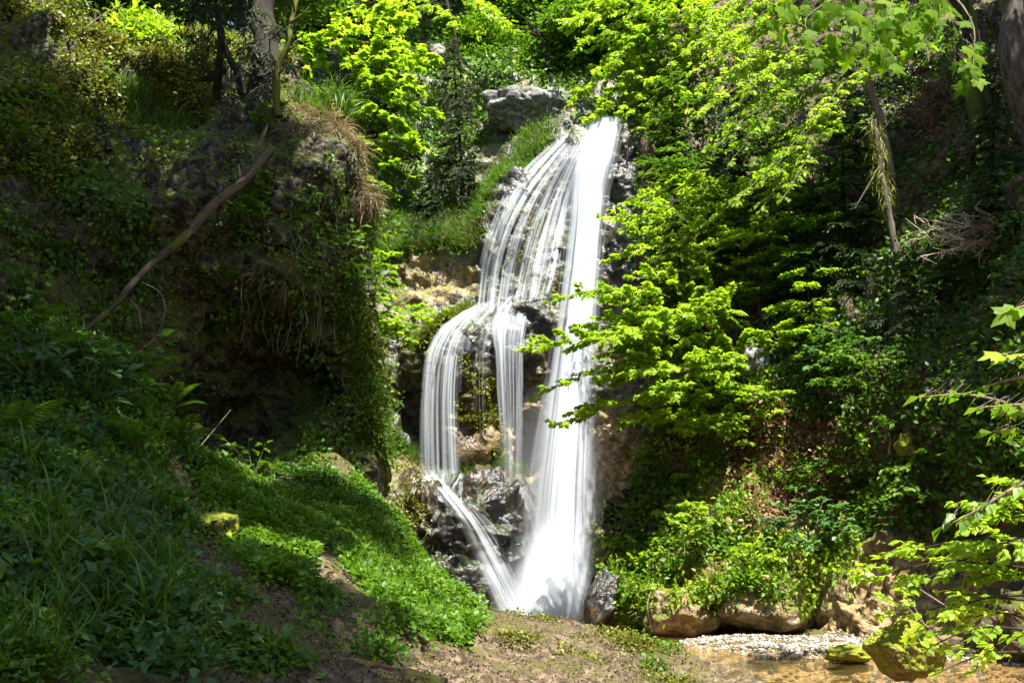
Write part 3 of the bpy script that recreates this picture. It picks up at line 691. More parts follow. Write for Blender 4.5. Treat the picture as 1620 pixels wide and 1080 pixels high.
def needle_branch(LM, WM, p0, p1, wid, n, r, sl=.14, tint=(.2, .8), rw=.02, sag=.03, droop=.35, flat=.15):
    p0 = np.asarray(p0, float); p1 = np.asarray(p1, float); L = np.linalg.norm(p1 - p0)
    ax = curve([p0, (p0 + p1) / 2 + UP * sag * L, p1], 12); md = unit((p1 - p0)[None])[0]
    sd = unit(np.cross(md, UP)[None])[0]; nt_ = int(max(8, L / .09)); t = np.sort(r.uniform(.08, 1, nt_)); sg = np.where(np.arange(nt_) % 2 == 0, 1.0, -1.0)
    b = np.stack([np.interp(t, np.linspace(0, 1, 12), ax[:, k]) for k in range(3)], -1)
    td = unit(md * .7 + sd * sg[:, None] * .8 + UP * r.normal(-.1, flat, (nt_, 1))); tl = wid * (1.08 - t) ** .8 * np.clip(t * 4, .4, 1) * r.uniform(.6, 1.1, nt_)
    if WM is not None: WM.tube(ax, np.linspace(rw, rw * .3, 12), 5, .5)
    q = r.choice(nt_, n, p=tl / tl.sum()); s = r.uniform(.0, 1.0, n)
    pos = b[q] + td[q] * (tl[q] * s)[:, None] - UP * (droop * tl[q] * s * s)[:, None]
    side = np.where(r.random(n) < .5, 1.0, -1.0)[:, None]; pd = unit(np.cross(td[q], UP))
    d = unit(td[q] * .9 + pd * side * .6 * r.uniform(0, 1, (n, 1)) + UP * r.normal(-droop * .7, .15, (n, 1)))
    X, D, Z = frames(d, UP, r, .4); base = r.uniform(*tint)
    LM.inst(T_NE[0], T_NE[1], pos, X, D, Z, sl * r.uniform(.7, 1.3, n), np.clip(base + r.normal(0, .15, n), 0, 1))

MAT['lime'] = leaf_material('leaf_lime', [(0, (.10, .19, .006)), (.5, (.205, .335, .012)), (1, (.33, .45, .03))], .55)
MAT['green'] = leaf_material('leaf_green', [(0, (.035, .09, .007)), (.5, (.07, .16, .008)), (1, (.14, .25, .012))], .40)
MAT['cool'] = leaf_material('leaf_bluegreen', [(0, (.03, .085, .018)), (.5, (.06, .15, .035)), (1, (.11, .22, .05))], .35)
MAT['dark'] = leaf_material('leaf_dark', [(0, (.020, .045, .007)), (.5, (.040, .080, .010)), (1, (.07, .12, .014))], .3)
MAT['needle'] = leaf_material('needle_dark', [(0, (.018, .040, .010)), (.5, (.035, .070, .016)), (1, (.07, .12, .02))], .2)
MAT['needle_lime'] = leaf_material('needle_lime', [(0, (.06, .12, .010)), (.5, (.12, .21, .012)), (1, (.22, .31, .02))], .35)
MAT['needle_grey'] = leaf_material('needle_grey', [(0, (.06, .075, .04)), (.5, (.10, .12, .06)), (1, (.15, .16, .09))], .2)
MAT['maple'] = leaf_material('leaf_maple', [(0, (.06, .14, .005)), (.5, (.11, .22, .007)), (1, (.19, .30, .012))], .62, .6, .12, tcol=1.7)
MAT['litter'] = leaf_material('brown_litter', [(0, (.035, .022, .012)), (.5, (.11, .072, .036)), (1, (.26, .18, .10))], .15)
MAT['dry'] = leaf_material('dry_blade', [(0, (.08, .055, .025)), (.5, (.17, .125, .06)), (1, (.29, .22, .115))], .25)
MAT['red'] = leaf_material('dead_leaf', [(0, (.07, .032, .018)), (.5, (.20, .085, .055)), (1, (.36, .20, .13))], .2)
MAT['moss'] = leaf_material('moss_tuft', [(0, (.045, .055, .006)), (.5, (.12, .135, .009)), (1, (.25, .25, .018))], .3)
MAT['grass'] = leaf_material('grass_blade', [(0, (.035, .085, .008)), (.5, (.07, .15, .012)), (1, (.13, .22, .02))], .38)
MAT['bark'] = bark_material('bark_grey', (.03, .024, .018), (.14, .115, .09), .25)
MAT['bark_dark'] = bark_material('bark_dark', (.010, .008, .006), (.040, .032, .022), .55, mosscol=(.035, .04, .01))
MAT['bark_moss'] = bark_material('bark_mossy', (.025, .02, .014), (.10, .08, .05), .95)
MAT['twig'] = bark_material('twig_pale', (.10, .075, .05), (.30, .24, .17), 0)
MAT['brush'] = bark_material('brushwood_sunlit_tone', (.28, .21, .15), (.55, .45, .34), 0)  # sunlight put into the colour: albedo raised because crowns shade the bough
MAT['log'] = bark_material('log_weathered', (.022, .013, .007), (.19, .12, .065), .30, sc=(5, 5, 5))

def tree(name, label, cat, trunk, rad, trunk_mat, leaf_mat, fill, group=None, extra_wood=()):
    """Empty > trunk (with limbs), crown"""
    trunk = np.asarray(trunk, float); root = thing(name, label, cat, trunk[0], group)
    W_, L_ = MB(), MB(); c = curve(trunk, max(10, 5 * len(trunk)))
    W_.tube(c, np.interp(np.linspace(0, 1, len(c)), np.linspace(0, 1, len(rad)), rad), 10, .5, rough=.25)
    for p, rr in extra_wood:
        c = curve(p, 5 * len(p)); W_.tube(c, np.linspace(rr[0], rr[1], len(c)), 7, .5, rough=.2)
    fill(L_, W_)
    W_.build('trunk', trunk_mat, root, trunk[0])
    if L_.n: L_.build('crown', leaf_mat, root, trunk[0])
    return root
def A(px, py, Y): return at(px, py, Y)

# ------------------------------------------------------------------ trees that shade the gorge from above the frame
def crown_mesh(name, n, seed, ls=.24, flat=.75):
    r = np.random.default_rng(seed); m = MB()
    nb = 26; c = unit(r.normal(size=(nb, 3))) * r.uniform(.25, .85, (nb, 1)) ** .6; q = r.integers(0, nb, n)
    pos = c[q] + r.normal(0, .22, (n, 3)); pos = pos * np.array([1, 1, flat])
    d = unit(pos * .4 + r.normal(0, 1, (n, 3)) * np.array([1, 1, .4])); X, D, Z = frames(d, UP, r, .6)
    m.inst(T_DI[0], T_DI[1], pos, X, D, Z, ls * r.uniform(.7, 1.3, n) / 2.4, r.uniform(0, 1, n))
    return mesh_np(name, np.concatenate(m.V), [np.concatenate(m.F3)], MAT['green'], np.concatenate(m.T))
CROWN = crown_mesh('crown', 5200, 3)
def crown_at(parent, c, rad, rot=0.0, rz=.8):
    o = link('crown', CROWN, parent); o.location = [float(v) for v in (np.asarray(c) - np.array(parent.location))]; o.scale = (rad, rad, rad * rz); o.rotation_euler = (0, 0, rot); return o
def tall_tree(name, label, base, path, r0, crowns, mat='bark', group=None):
    root = thing(name, label, 'tree', base, group); W_ = MB()
    c = curve([base] + list(path), 30); W_.tube(c, np.linspace(r0, r0 * .45, 30), 12, .5, rough=.3)
    for k, (cc, rad) in enumerate(crowns):
        e = np.asarray(cc, float); s = c[int(12 + 17 * (k + 1) / (len(crowns) + 1))]
        W_.tube(curve([s, (s + e) / 2 + [0, 0, .3], e], 10), np.linspace(r0 * .35, .03, 10), 6, .5)
    W_.build('trunk', MAT[mat], root, base)
    for k, (cc, rad) in enumerate(crowns): crown_at(root, cc, rad, k * 1.7)
    return root
SHADE = [
 ('leafy_tree', 'leafy tree rooted on the left hillside high over the near bank', (-8.5, 1, 6), [(-8, 1, 13), (-5.5, 1, 17.5)], .22, [((-.5, -1.5, 18), 2.1), ((-1.5, 2.0, 18.3), 2.2), ((-3.6, 0, 18.6), 2.0), ((-4.3, 3.8, 18.4), 2.1), ((.7, 1.9, 18.6), 1.3), ((1.0, .3, 18.1), 1.5), ((.3, 5.0, 18.8), .9), ((.5, 7.1, 18.5), 1.0)]),
 ('leafy_tree', 'leafy tree on the left hillside behind the fern bank', (-9.8, 6.5, 7), [(-9, 6.5, 13), (-6.5, 6.5, 17.5)], .2, [((-1.7, 5.3, 18.2), 1.9), ((-5.4, 6.7, 18.6), 2.0)]),
 ('leafy_tree', 'leafy tree leaning over the left cliff face', (-10.5, 11, 9), [(-9.5, 10.6, 14), (-6.5, 10.2, 17.6)], .18, [((-2.9, 9.2, 18), 2.0), ((-5.5, 9.9, 18.4), 2.0), ((-.9, 10.1, 18.4), 1.15), ((-2.5, 11.9, 18.5), 1.2), ((-4.4, 12.2, 18.6), 1.2)]),
]
for s in SHADE: tall_tree(*s)

# ------------------------------------------------------------------ right bank trees
R = np.random.default_rng
r = R(1)
# lime young beech reaching over the falling water
def f_beech(L, W_):
    S = [((1150,690,23.45),(985,664,22.25),1.0,260),((1210,690,23.65),(1080,680,22.25),1.0,240),((1230,520,24.25),(1325,520,23.25),.7,130),((1060,470,23.45),(960,470,22.45),.9,220),((1150,600,23.25),(1010,585,21.55),1.3,330),((1120,640,23.05),(1030,625,21.35),1.1,260),((1060,530,22.85),(950,540,21.45),1.2,330),((1190,590,23.25),(1110,570,21.55),1.3,300),((1200,640,23.25),(1170,605,21.65),1.1,240),((1130,520,23.45),(1040,500,21.85),1.3,320),((1170,500,23.85),(1120,470,22.25),1.2,280),((1230,560,23.85),(1220,520,22.25),1.1,240),((1060,505,23.45),(862,480,22.25),.9,150),((1040,500,23.65),(945,462,23.05),.7,110),((1120,560,23.85),(836,548,21.85),1.5,700),((1110,540,23.85),(900,520,22.85),1.2,480),((1130,600,23.85),(850,622,22.05),1.2,260),
         ((1140,640,24.05),(884,672,22.45),1.4,560),((1120,620,23.65),(950,600,22.45),1.3,520),((1150,660,23.85),(975,668,22.85),1.0,300),((1160,580,24.35),(990,570,22.85),1.5,620),((1180,560,24.35),(1010,510,23.35),1.5,620),
         ((1180,640,23.85),(1040,640,22.85),1.3,420),((1200,590,24.35),(1090,540,23.25),1.4,500),((1230,600,24.35),(1100,610,23.05),1.0,240),((1220,540,24.85),(1080,500,23.85),1.4,520),((1150,560,24.35),(1330,505,23.85),.8,170),((1190,600,23.85),(1300,560,23.25),.7,130),
         ((1170,680,23.85),(1090,690,22.85),1.0,180),((1180,700,23.45),(1240,650,22.85),.8,130),((1100,470,24.45),(1000,440,23.85),1.0,330),((1180,480,25.25),(1060,455,24.25),1.2,420)]
    for a, b, w, n in S: spray(L, W_, A(*a), A(*b), w * 1.07, .145, int(n * 3.1), r, sag=.10, tint=(.5, 1.0), lv=.3)
tree('beech_sapling', 'young lime green beech spreading flat sprays in front of the column of water', 'tree', [A(1160,770,24.2), A(1150,690,24.6), A(1125,600,24.7), A(1110,520,24.8), A(1105,455,25.2)], [.06,.05,.04,.03,.015], MAT['twig'], MAT['lime'], f_beech,
     extra_wood=[([A(1150,690,24.6), A(1180,620,24.9), A(1230,540,25.4)], (.03,.012)), ([A(1200,640,24.6), A(1208,560,24.7), A(1250,485,24.4)], (.035,.015))])
# bright upper beech beside the lip
def f_lip(L, W_):
    S = [((1090,160,33),(985,185,31.8),1.4,420),((1110,180,33),(1010,205,31.8),1.3,420),((1120,60,33.5),(950,165,32),1.6,420),((1090,30,34),(905,75,32.5),2.2,620),((1080,70,34),(912,150,32.2),2.0,640),((1090,110,34),(935,190,32),1.5,520),((1060,10,34.5),(900,35,33),2.2,600),((1120,50,34),(960,110,32),2.4,800),((1130,20,34),(1000,60,32.5),2.4,760),
         ((1140,90,33.4),(1010,150,32),2.0,560),((1100,-20,35),(930,0,33.5),2.4,600),((1160,0,34),(1020,10,33),2.2,560),((1100,140,33.5),(975,178,31.8),1.2,330),((1150,130,33),(1060,180,31.6),1.5,360),((1180,60,33.5),(1070,100,32),2,520)]
    for a, b, w, n in S: spray(L, W_, A(*a), A(*b), w, .19, int(n * 1.6), r, sag=.08, tint=(.35, .95), lv=.3, flat=.3)
tree('beech', 'bright yellow green beech leaning over the lip of the fall', 'tree', [A(1135,270,33.2), A(1130,160,34), A(1110,60,34.5), A(1090,-60,35)], [.16,.13,.10,.06], MAT['bark_dark'], MAT['lime'], f_lip, extra_wood=[([A(1086,40,34), A(1075,15,33.8), A(1066,-20,33.8)], (.06,.05))])
# layered hornbeam with pale arching twigs
def f_horn(L, W_):
    S = [((1340,20,25),(1082,85,23),1.5,420),((1330,50,25),(1098,112,22.8),1.5,420),((1330,80,25),(1110,140,23),1.4,380),((1320,110,25),(1084,196,22.6),1.6,430),((1340,120,25),(1160,170,22.6),1.5,380),((1330,140,25),(1130,236,22.6),1.4,360),
         ((1350,150,24.6),(1150,262,22.6),1.3,340),((1370,160,24.6),(1166,318,22.4),1.4,360),((1375,170,24.4),(1205,292,22.2),1.3,330),((1380,200,24),(1236,318,22),1.0,260),((1310,30,25.4),(1180,50,23.4),1.5,360),((1300,-10,26),(1130,30,24),1.6,400),
         ((1290,170,25),(1200,215,23),1.2,280),((1400,120,24),(1290,190,22.4),1.2,280),((1390,90,24.4),(1270,130,23),1.2,260),((1330,230,24),(1130,345,22.8),1.3,300),((1300,260,24.4),(1190,350,23),1.2,240)]
    for a, b, w, n in S: spray(L, W_, A(*a), A(*b), w, .125, int(n * 2.0), r, sag=.14, tint=(.25, .95), lv=.35, droop=.3)
tree('hornbeam', 'layered hornbeam with pale arching twigs above the dark slope', 'tree', [A(1420,330,24.6), A(1395,200,24.8), A(1360,90,25), A(1330,-10,25.4), A(1300,-90,26)], [.11,.10,.08,.06,.04], MAT['twig'], MAT['lime'], f_horn)
# yellow green young spruce by the wall, and dark spruces
def spruce_fill(base, top, maxr, nb, n, seed, tint, sl, frm=.1, side=None):
    def f(L, W_):
        q = R(seed); b = np.asarray(base); t_ = np.asarray(top)
        for k in range(nb):
            u = frm + (1 - frm) * (k + q.random()) / nb; p = b + (t_ - b) * u; az = q.uniform(0, 6.283) if side is None else q.normal(side, .9)
            ln = maxr * (1.04 - u) ** .8 * q.uniform(.75, 1.1) + .1
            e = p + np.array([math.cos(az), math.sin(az), 0]) * ln - UP * ln * q.uniform(.15, .4)
            needle_branch(L, W_, p, e, ln * .42, int(n * (ln / maxr) ** 1.1) + 12, q, sl, tint)
    return f
def spruce(label, base, top, r0, maxr, nb, n, seed, tint=(.2, .8), sl=.16, mat='needle', frm=.05, side=None, group=None, wood='bark_dark'):
    b, t_ = A(*base), A(*top)
    return tree('spruce', label, 'tree', [b, (b + t_) / 2, t_], [r0, r0 * .6, .012], MAT[wood], MAT[mat], spruce_fill(b, t_, maxr, nb, n, seed, tint, sl, frm, side), group)
spruce('small yellow green spruce at the right edge of the column, lit by the sun', (1085,560,24.6), (1070,335,25), .06, 1.7, 54, 330, 2, (.5, 1), .17, 'needle_lime', side=-2.2)
spruce('dark spruce hanging beside the upper right of the fall', (1075,420,30), (1060,90,31), .12, 2.0, 60, 230, 3, (.3, .95), .2, 'needle_lime', side=-2.0)
spruce('dark spruce behind the hornbeam sprays', (1180,430,28.5), (1165,120,29), .12, 2.3, 60, 230, 4, (.3, .8), .2, side=-1.8)
spruce('spruce on the shaded slope below the hornbeam', (1270,520,24.6), (1280,300,25), .08, 1.7, 44, 170, 5, (.4, 1), .17, 'needle', side=-1.7)
spruce('sparse spruce under the dead brushwood at the right', (1460,520,21.5), (1475,330,22), .07, 1.5, 34, 140, 6, (.1, .7), .15, side=-1.8)
spruce('grey green spruce between the big trunks at the right edge', (1560,400,20), (1575,160,20.4), .08, 1.8, 40, 170, 7, (.2, .8), .15, side=-1.9)
spruce('half bare spruce with drooping boughs left of the yellow lichen stem', (1330,470,24.5), (1335,160,25), .09, 1.7, 44, 120, 8, (.2, .7), .17, side=-1.7)
# green bushes of the sunlit slope
def bush(name, label, c, rx, rz, nspr, n, ls, mat, seed, tint=(.2, .9), tmpl=T_OV, stem='twig', tilt=.45, cat='shrub', group=None, droop=.25):
    q = R(seed); c = np.asarray(c, float)
    def f(L, W_):
        for k in range(nspr):
            az = q.uniform(-3.9, .8); el = q.uniform(-.1, 1.25); e = c + np.array([math.cos(az) * math.cos(el) * rx, math.sin(az) * math.cos(el) * rx * .8, math.sin(el) * rz]) * q.uniform(.7, 1.1)
            s = c + (e - c) * .12 + q.normal(0, .05, 3)
            spray(L, W_, s, e, .45 * np.linalg.norm(e - s), ls, n, q, .12, .3, tilt, tmpl, tint, .010, droop=droop, twigs=False)
    return tree(name, label, cat, [c - [0, -.1, .25], c, c + [0, 0, rz * .3]], [.03, .02, .01], MAT[stem], MAT[mat], f, group)
def onr(px, py, up=0.0, out=.1):
    p, n = right.sample(px, py); return p + n * out + UP * up
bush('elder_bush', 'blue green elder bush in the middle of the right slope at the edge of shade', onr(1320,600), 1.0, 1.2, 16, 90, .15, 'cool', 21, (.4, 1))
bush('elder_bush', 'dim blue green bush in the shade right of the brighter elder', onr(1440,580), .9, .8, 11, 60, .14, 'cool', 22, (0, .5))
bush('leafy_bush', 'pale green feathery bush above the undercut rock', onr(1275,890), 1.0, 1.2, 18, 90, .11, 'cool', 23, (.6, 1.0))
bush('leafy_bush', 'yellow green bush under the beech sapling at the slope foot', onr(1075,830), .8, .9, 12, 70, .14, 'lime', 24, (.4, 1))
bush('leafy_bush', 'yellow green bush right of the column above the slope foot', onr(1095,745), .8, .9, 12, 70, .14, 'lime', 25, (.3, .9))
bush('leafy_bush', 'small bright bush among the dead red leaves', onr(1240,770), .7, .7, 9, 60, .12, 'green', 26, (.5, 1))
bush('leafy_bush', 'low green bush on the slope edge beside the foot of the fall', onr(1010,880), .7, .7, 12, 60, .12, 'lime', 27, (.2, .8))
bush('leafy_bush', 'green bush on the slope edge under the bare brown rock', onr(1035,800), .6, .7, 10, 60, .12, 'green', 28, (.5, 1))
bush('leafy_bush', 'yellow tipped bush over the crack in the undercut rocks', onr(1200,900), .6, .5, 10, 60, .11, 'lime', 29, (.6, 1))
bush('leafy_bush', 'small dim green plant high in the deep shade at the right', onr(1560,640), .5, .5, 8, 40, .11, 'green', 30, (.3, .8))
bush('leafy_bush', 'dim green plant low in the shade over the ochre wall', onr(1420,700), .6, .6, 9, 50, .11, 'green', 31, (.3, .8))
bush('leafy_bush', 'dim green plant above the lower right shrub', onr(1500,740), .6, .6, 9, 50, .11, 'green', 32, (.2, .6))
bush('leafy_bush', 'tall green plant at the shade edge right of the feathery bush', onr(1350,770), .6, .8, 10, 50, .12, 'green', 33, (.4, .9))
bush('hazel_bush', 'yellow green hazel on the slope above the elder bush', onr(1200,480), 1.1, 1.0, 14, 90, .13, 'lime', 34, (.2, .8))
bush('hazel_bush', 'green hazel right of the small yellow green spruce', onr(1150,400), 1.1, 1.2, 16, 90, .13, 'lime', 35, (.1, .7))
def tier_bush(label, px, py, reach, nt_, n, ls, mat, seed, tint=(.3, 1), name='young_beech'):
    q = R(seed); b, nn = right.sample(px, py); b = b + nn * .1; h = reach * .9
    def f(L, W_):
        for k in range(nt_):
            s = b + UP * h * (k + .6) / nt_ + nn * .15; az = q.normal(-2.3, .75); ln = reach * q.uniform(.65, 1.15)
            e = s + np.array([math.cos(az), math.sin(az), 0]) * ln + UP * q.uniform(-.25, .12) * ln
            spray(L, W_, s, e, ln * .55, ls, n, q, .12, .16, .35, T_OV, tint, .012, droop=.22)
    return tree(name, label, 'shrub', [b - nn * .4 - UP * .2, b + UP * h * .5 + nn * .1, b + UP * h + nn * .1], [.035, .025, .008], MAT['bark_dark'], MAT[mat], f)
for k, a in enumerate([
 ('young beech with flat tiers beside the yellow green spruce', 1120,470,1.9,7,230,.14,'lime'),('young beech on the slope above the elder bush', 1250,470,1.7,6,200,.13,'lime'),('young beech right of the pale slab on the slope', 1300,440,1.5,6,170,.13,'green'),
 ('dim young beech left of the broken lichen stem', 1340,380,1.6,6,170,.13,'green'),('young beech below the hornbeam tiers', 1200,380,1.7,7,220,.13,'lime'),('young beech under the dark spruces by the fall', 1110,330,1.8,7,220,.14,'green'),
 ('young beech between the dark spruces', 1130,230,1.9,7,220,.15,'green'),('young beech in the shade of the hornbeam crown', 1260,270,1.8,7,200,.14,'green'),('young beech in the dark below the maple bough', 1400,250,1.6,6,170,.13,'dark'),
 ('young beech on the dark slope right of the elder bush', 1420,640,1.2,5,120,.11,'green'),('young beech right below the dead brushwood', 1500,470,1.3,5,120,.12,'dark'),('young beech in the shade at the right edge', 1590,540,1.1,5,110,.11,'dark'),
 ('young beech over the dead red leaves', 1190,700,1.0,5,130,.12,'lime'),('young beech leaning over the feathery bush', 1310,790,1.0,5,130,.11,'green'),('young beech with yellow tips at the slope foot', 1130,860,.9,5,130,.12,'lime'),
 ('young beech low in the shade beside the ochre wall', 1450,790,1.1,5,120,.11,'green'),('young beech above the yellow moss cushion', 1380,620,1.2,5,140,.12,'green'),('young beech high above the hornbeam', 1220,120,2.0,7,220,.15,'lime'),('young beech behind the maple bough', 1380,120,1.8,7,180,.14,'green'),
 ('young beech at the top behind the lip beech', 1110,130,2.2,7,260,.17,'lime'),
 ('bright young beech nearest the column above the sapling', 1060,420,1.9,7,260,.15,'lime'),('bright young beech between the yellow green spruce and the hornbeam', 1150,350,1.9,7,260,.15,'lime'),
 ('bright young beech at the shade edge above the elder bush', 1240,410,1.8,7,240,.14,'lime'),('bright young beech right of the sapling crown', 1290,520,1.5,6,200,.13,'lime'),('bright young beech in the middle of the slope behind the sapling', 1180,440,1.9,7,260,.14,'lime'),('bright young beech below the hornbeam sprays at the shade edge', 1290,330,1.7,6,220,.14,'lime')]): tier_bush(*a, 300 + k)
# trunks on the upper right
GB = right.sample(1628, 260)[0]; tall_tree('gnarled_tree', 'thick grey gnarled trunk leaning at the top right corner', GB - UP * .8, [GB + UP * .6, A(1604,100,19.1), A(1600,0,19.2), (9.6,19.3,14.6), (8.2,19.2,17)], .36, [((12.3, 21.0, 18.4), 1.8), ((13.0, 17.4, 18.4), 1.9), ((12.2, 12.7, 18.2), 1.7), ((11.5, 14.8, 18.8), 1.2), ((13.8,14.5,18.6), 2.0)])
tall_tree('leaning_trunk', 'stout short trunk left of the gnarled one', right.sample(1545, 195)[0] - UP * .5, [A(1534,110,22.8), A(1530,20,23), (10.8,23.2,17)], .27, [((10.2, 23, 20.5), 2.4)], 'bark_moss')
tall_tree('leaning_trunk', 'thin black mossy stem leaning on the stout trunk', right.sample(1572, 195)[0] - UP * .5, [A(1555,130,22.3), A(1538,80,22.6), (10.6,22.9,17.5)], .11, [((11.5, 22.4, 20), 2.0)], 'bark_dark')
W_ = MB(); W_.tube(curve([A(1418,400,22.2), A(1405,330,22.4), A(1393,260,22.6), A(1384,190,22.8)], 24), np.linspace(.085, .05, 24), 9, .5, rough=.3)
W_.tube(curve([A(1393,260,22.6), A(1370,300,22.3), A(1352,330,22.2)], 8), np.linspace(.03, .01, 8), 5); W_.tube(curve([A(1388,220,22.7), A(1420,175,22.4)], 8), np.linspace(.03, .01, 8), 5)
st = W_.build('broken_stem', MAT['bark'], None, A(1418,400,22.2)); st.location = A(1418,400,22.2)
tag(st, 'thin broken bare stem hung with yellow lichen on the shaded slope', 'dead tree')
lm = MB(); q = R(41); n = 420; tt = q.uniform(0, 1, n); c = curve([A(1405,330,22.4), A(1393,260,22.6), A(1384,190,22.8)], 40)
pos = c[(tt * 39).astype(int)] + q.normal(0, .09, (n, 3)); X, D, Z = frames(q.normal(0, .4, (n, 3)) - UP, np.array([0, -1., 0]), q, .6)
lm.inst(T_BL[0], T_BL[1], pos, X, D, Z, q.uniform(.15, .42, n), q.uniform(.5, 1, n))
lo = lm.build('lichen', MAT['moss'], st, A(1418,400,22.2))
# dead spruce brushwood
W_ = MB(); q = R(43); b0 = A(1640,350,19.5)
for k in range(34):
    e = A(q.uniform(1440,1600), q.uniform(325,408), q.uniform(18.6,19.6)); s = A(q.uniform(1560,1640), q.uniform(330,385), 19.4); m_ = (s + e) / 2 - UP * q.uniform(0, .25)
    c = curve([s, m_, e], 10); W_.tube(c, np.linspace(.018, .007, 10), 4, q.random(), cap=False)
    for j in range(14):
        p = c[q.integers(2, 10)]; W_.tube([p, p + q.normal(0, .13, 3) - UP * .04], [.008, .004], 3, q.random(), cap=False)
W_.tube(curve([b0, A(1560,385,19.3), A(1480,362,19), A(1445,340,18.9)], 14), np.linspace(.04, .01, 14), 6)
o = W_.build('dead_branch', MAT['brush'], None, b0); o.location = b0; tag(o, 'dead spruce bough coloured sunlit pale with bare tangled twigs over the black hollow', 'branch')
# maple bough with big leaves overhead, each leaf a piece of its own
def big_leaf_bough(name, label, stems, spots, tmpl, ls, mats, seed, woodmat, nrm, droop, spread):
    q = R(seed); root = thing(name, label, 'branch', stems[0][0]); W_ = MB()
    for s in stems: W_.tube(curve(s, 4 * len(s)), np.linspace(.022, .006, 4 * len(s)), 6)
    data = []
    for k in range(6):
        V = tmpl[0].copy(); V[:, 2] += q.uniform(-.06, .06, len(V)); V[:, 2] -= q.uniform(.05, .25) * V[:, 1] ** 2
        me = mesh_np('leaf', V, [np.array(tmpl[1])], MAT[mats], np.full(len(V), q.uniform(.1, 1))); data.append(me)
    for p, d in spots:
        d = unit(np.asarray(d, float)[None])[0]; z = unit((np.asarray(nrm, float) + q.normal(0, spread, 3))[None])[0]; x = unit(np.cross(d, z)[None])[0]; z = np.cross(x, d)
        sc_ = ls * q.uniform(.65, 1.2); base = np.asarray(p) - d * .07
        W_.tube([base - d * .10 + UP * .03, np.asarray(p)], [.004, .003], 3, cap=False)
        o = link('leaf', data[q.integers(0, 6)], root)
        from mathutils import Matrix
        M = Matrix([[x[0]*sc_, d[0]*sc_, z[0]*sc_, p[0]-stems[0][0][0]], [x[1]*sc_, d[1]*sc_, z[1]*sc_, p[1]-stems[0][0][1]], [x[2]*sc_, d[2]*sc_, z[2]*sc_, p[2]-stems[0][0][2]], [0,0,0,1]])
        o.matrix_local = M
    W_.build('twig', MAT[woodmat], root, stems[0][0])
    return root
q = R(51); spots = []
for (cx, cy, sx, sy, n, Y) in [(1265,25,45,28,26,13.6),(1300,75,22,28,18,13.6),(1400,55,38,35,34,13.2),(1390,90,30,18,18,13.2),(1460,45,42,22,26,13.4),(1470,15,40,18,18,13.6),(1420,15,40,14,12,13.8),(1535,95,26,22,16,12.8),(1340,15,40,14,12,13.6)]:
    for k in range(n):
        p = A(cx + q.normal(0, sx * .62), cy + q.normal(0, sy * .62), Y + q.normal(0, .35)); spots.append((p, (q.normal(0, .45), q.normal(-.2, .4), -.8)))
sb = A(1420,-90,14); big_leaf_bough('maple_bough', 'overhanging maple bough with big translucent lobed leaves at the top right', [[sb, A(1350,-20,13.8), A(1275,30,13.6), A(1300,85,13.6)], [sb, A(1410,10,13.5), A(1398,80,13.2)], [sb, A(1470,0,13.6), A(1465,50,13.4)], [sb, A(1530,20,13), A(1540,105,12.8)]], spots, T_MA, .25, 'maple', 52, 'twig', (.15, -.75, .55), .45, .3)
q = R(53); spots = []
def along(path, n, j=.05):
    c = curve(path, 60); t_ = unit(np.gradient(c, axis=0)); out = []
    for k in range(n):
        i = int(4 + 55 * (k + .5) / n); sg = 1 if k % 2 else -1; sd = unit(np.cross(t_[i], UP)[None])[0]
        out.append((c[i] + q.normal(0, j, 3) * .4, t_[i] * .6 + sd * sg * .75 - UP * q.uniform(.15, .45)))
    out.append((c[-1], t_[-1] - UP * .2)); return out
P1 = [A(1660,668,9.6), A(1600,640,9.7), A(1530,624,9.8), A(1455,628,9.9)]; P2 = [A(1660,640,9.4), A(1610,640,9.3), A(1545,645,9.3)]; P3 = [A(1660,700,9.5), A(1610,680,9.4), A(1570,682,9.4)]; P4 = [A(1660,590,9.6), A(1600,600,9.5), A(1555,612,9.5)]; P5 = [A(1660,672,9.7), A(1615,655,9.6), A(1590,650,9.5)]
for p, n in ((P1, 17), (P2, 16), (P3, 9), (P4, 7), (P5, 8)): spots += along(p, n)
big_leaf_bough('beech_branch', 'branch of large fresh leaves reaching in from the right edge below mid height', [P1, P2, P3, P4, P5], spots, T_OV, .17, 'maple', 54, 'twig', (-.1, -.35, .9), .3, .25)
spots = along([A(1660,560,9.3), A(1620,565,9.3), A(1585,560,9.3)], 4); big_leaf_bough('maple_branch', 'single sunlit maple leaf cluster on a bare stalk at the right edge', [[A(1660,560,9.3), A(1620,567,9.3), A(1585,560,9.3)]], spots, T_MA, .22, 'lime', 55, 'twig', (-.1, -.5, .8), .3, .3)
spots = along([A(1660,470,9.3), A(1630,480,9.3), A(1605,490,9.3)], 4); big_leaf_bough('maple_branch', 'few drooping maple leaves cut by the right edge at mid height', [[A(1660,470,9.3), A(1630,480,9.3), A(1605,490,9.3)]], spots, T_MA, .22, 'lime', 56, 'twig', (-.1, -.5, .8), .3, .3)
P6 = [A(1660,745,8.6), A(1600,775,8.7), A(1540,810,8.8), A(1490,835,8.9)]; spots = along(P6, 20)
big_leaf_bough('beech_branch', 'drooping branch of broad green leaves above the lower right shrub', [P6], spots, T_OV, .16, 'green', 57, 'twig', (-.1, -.5, .8), .3, .3)
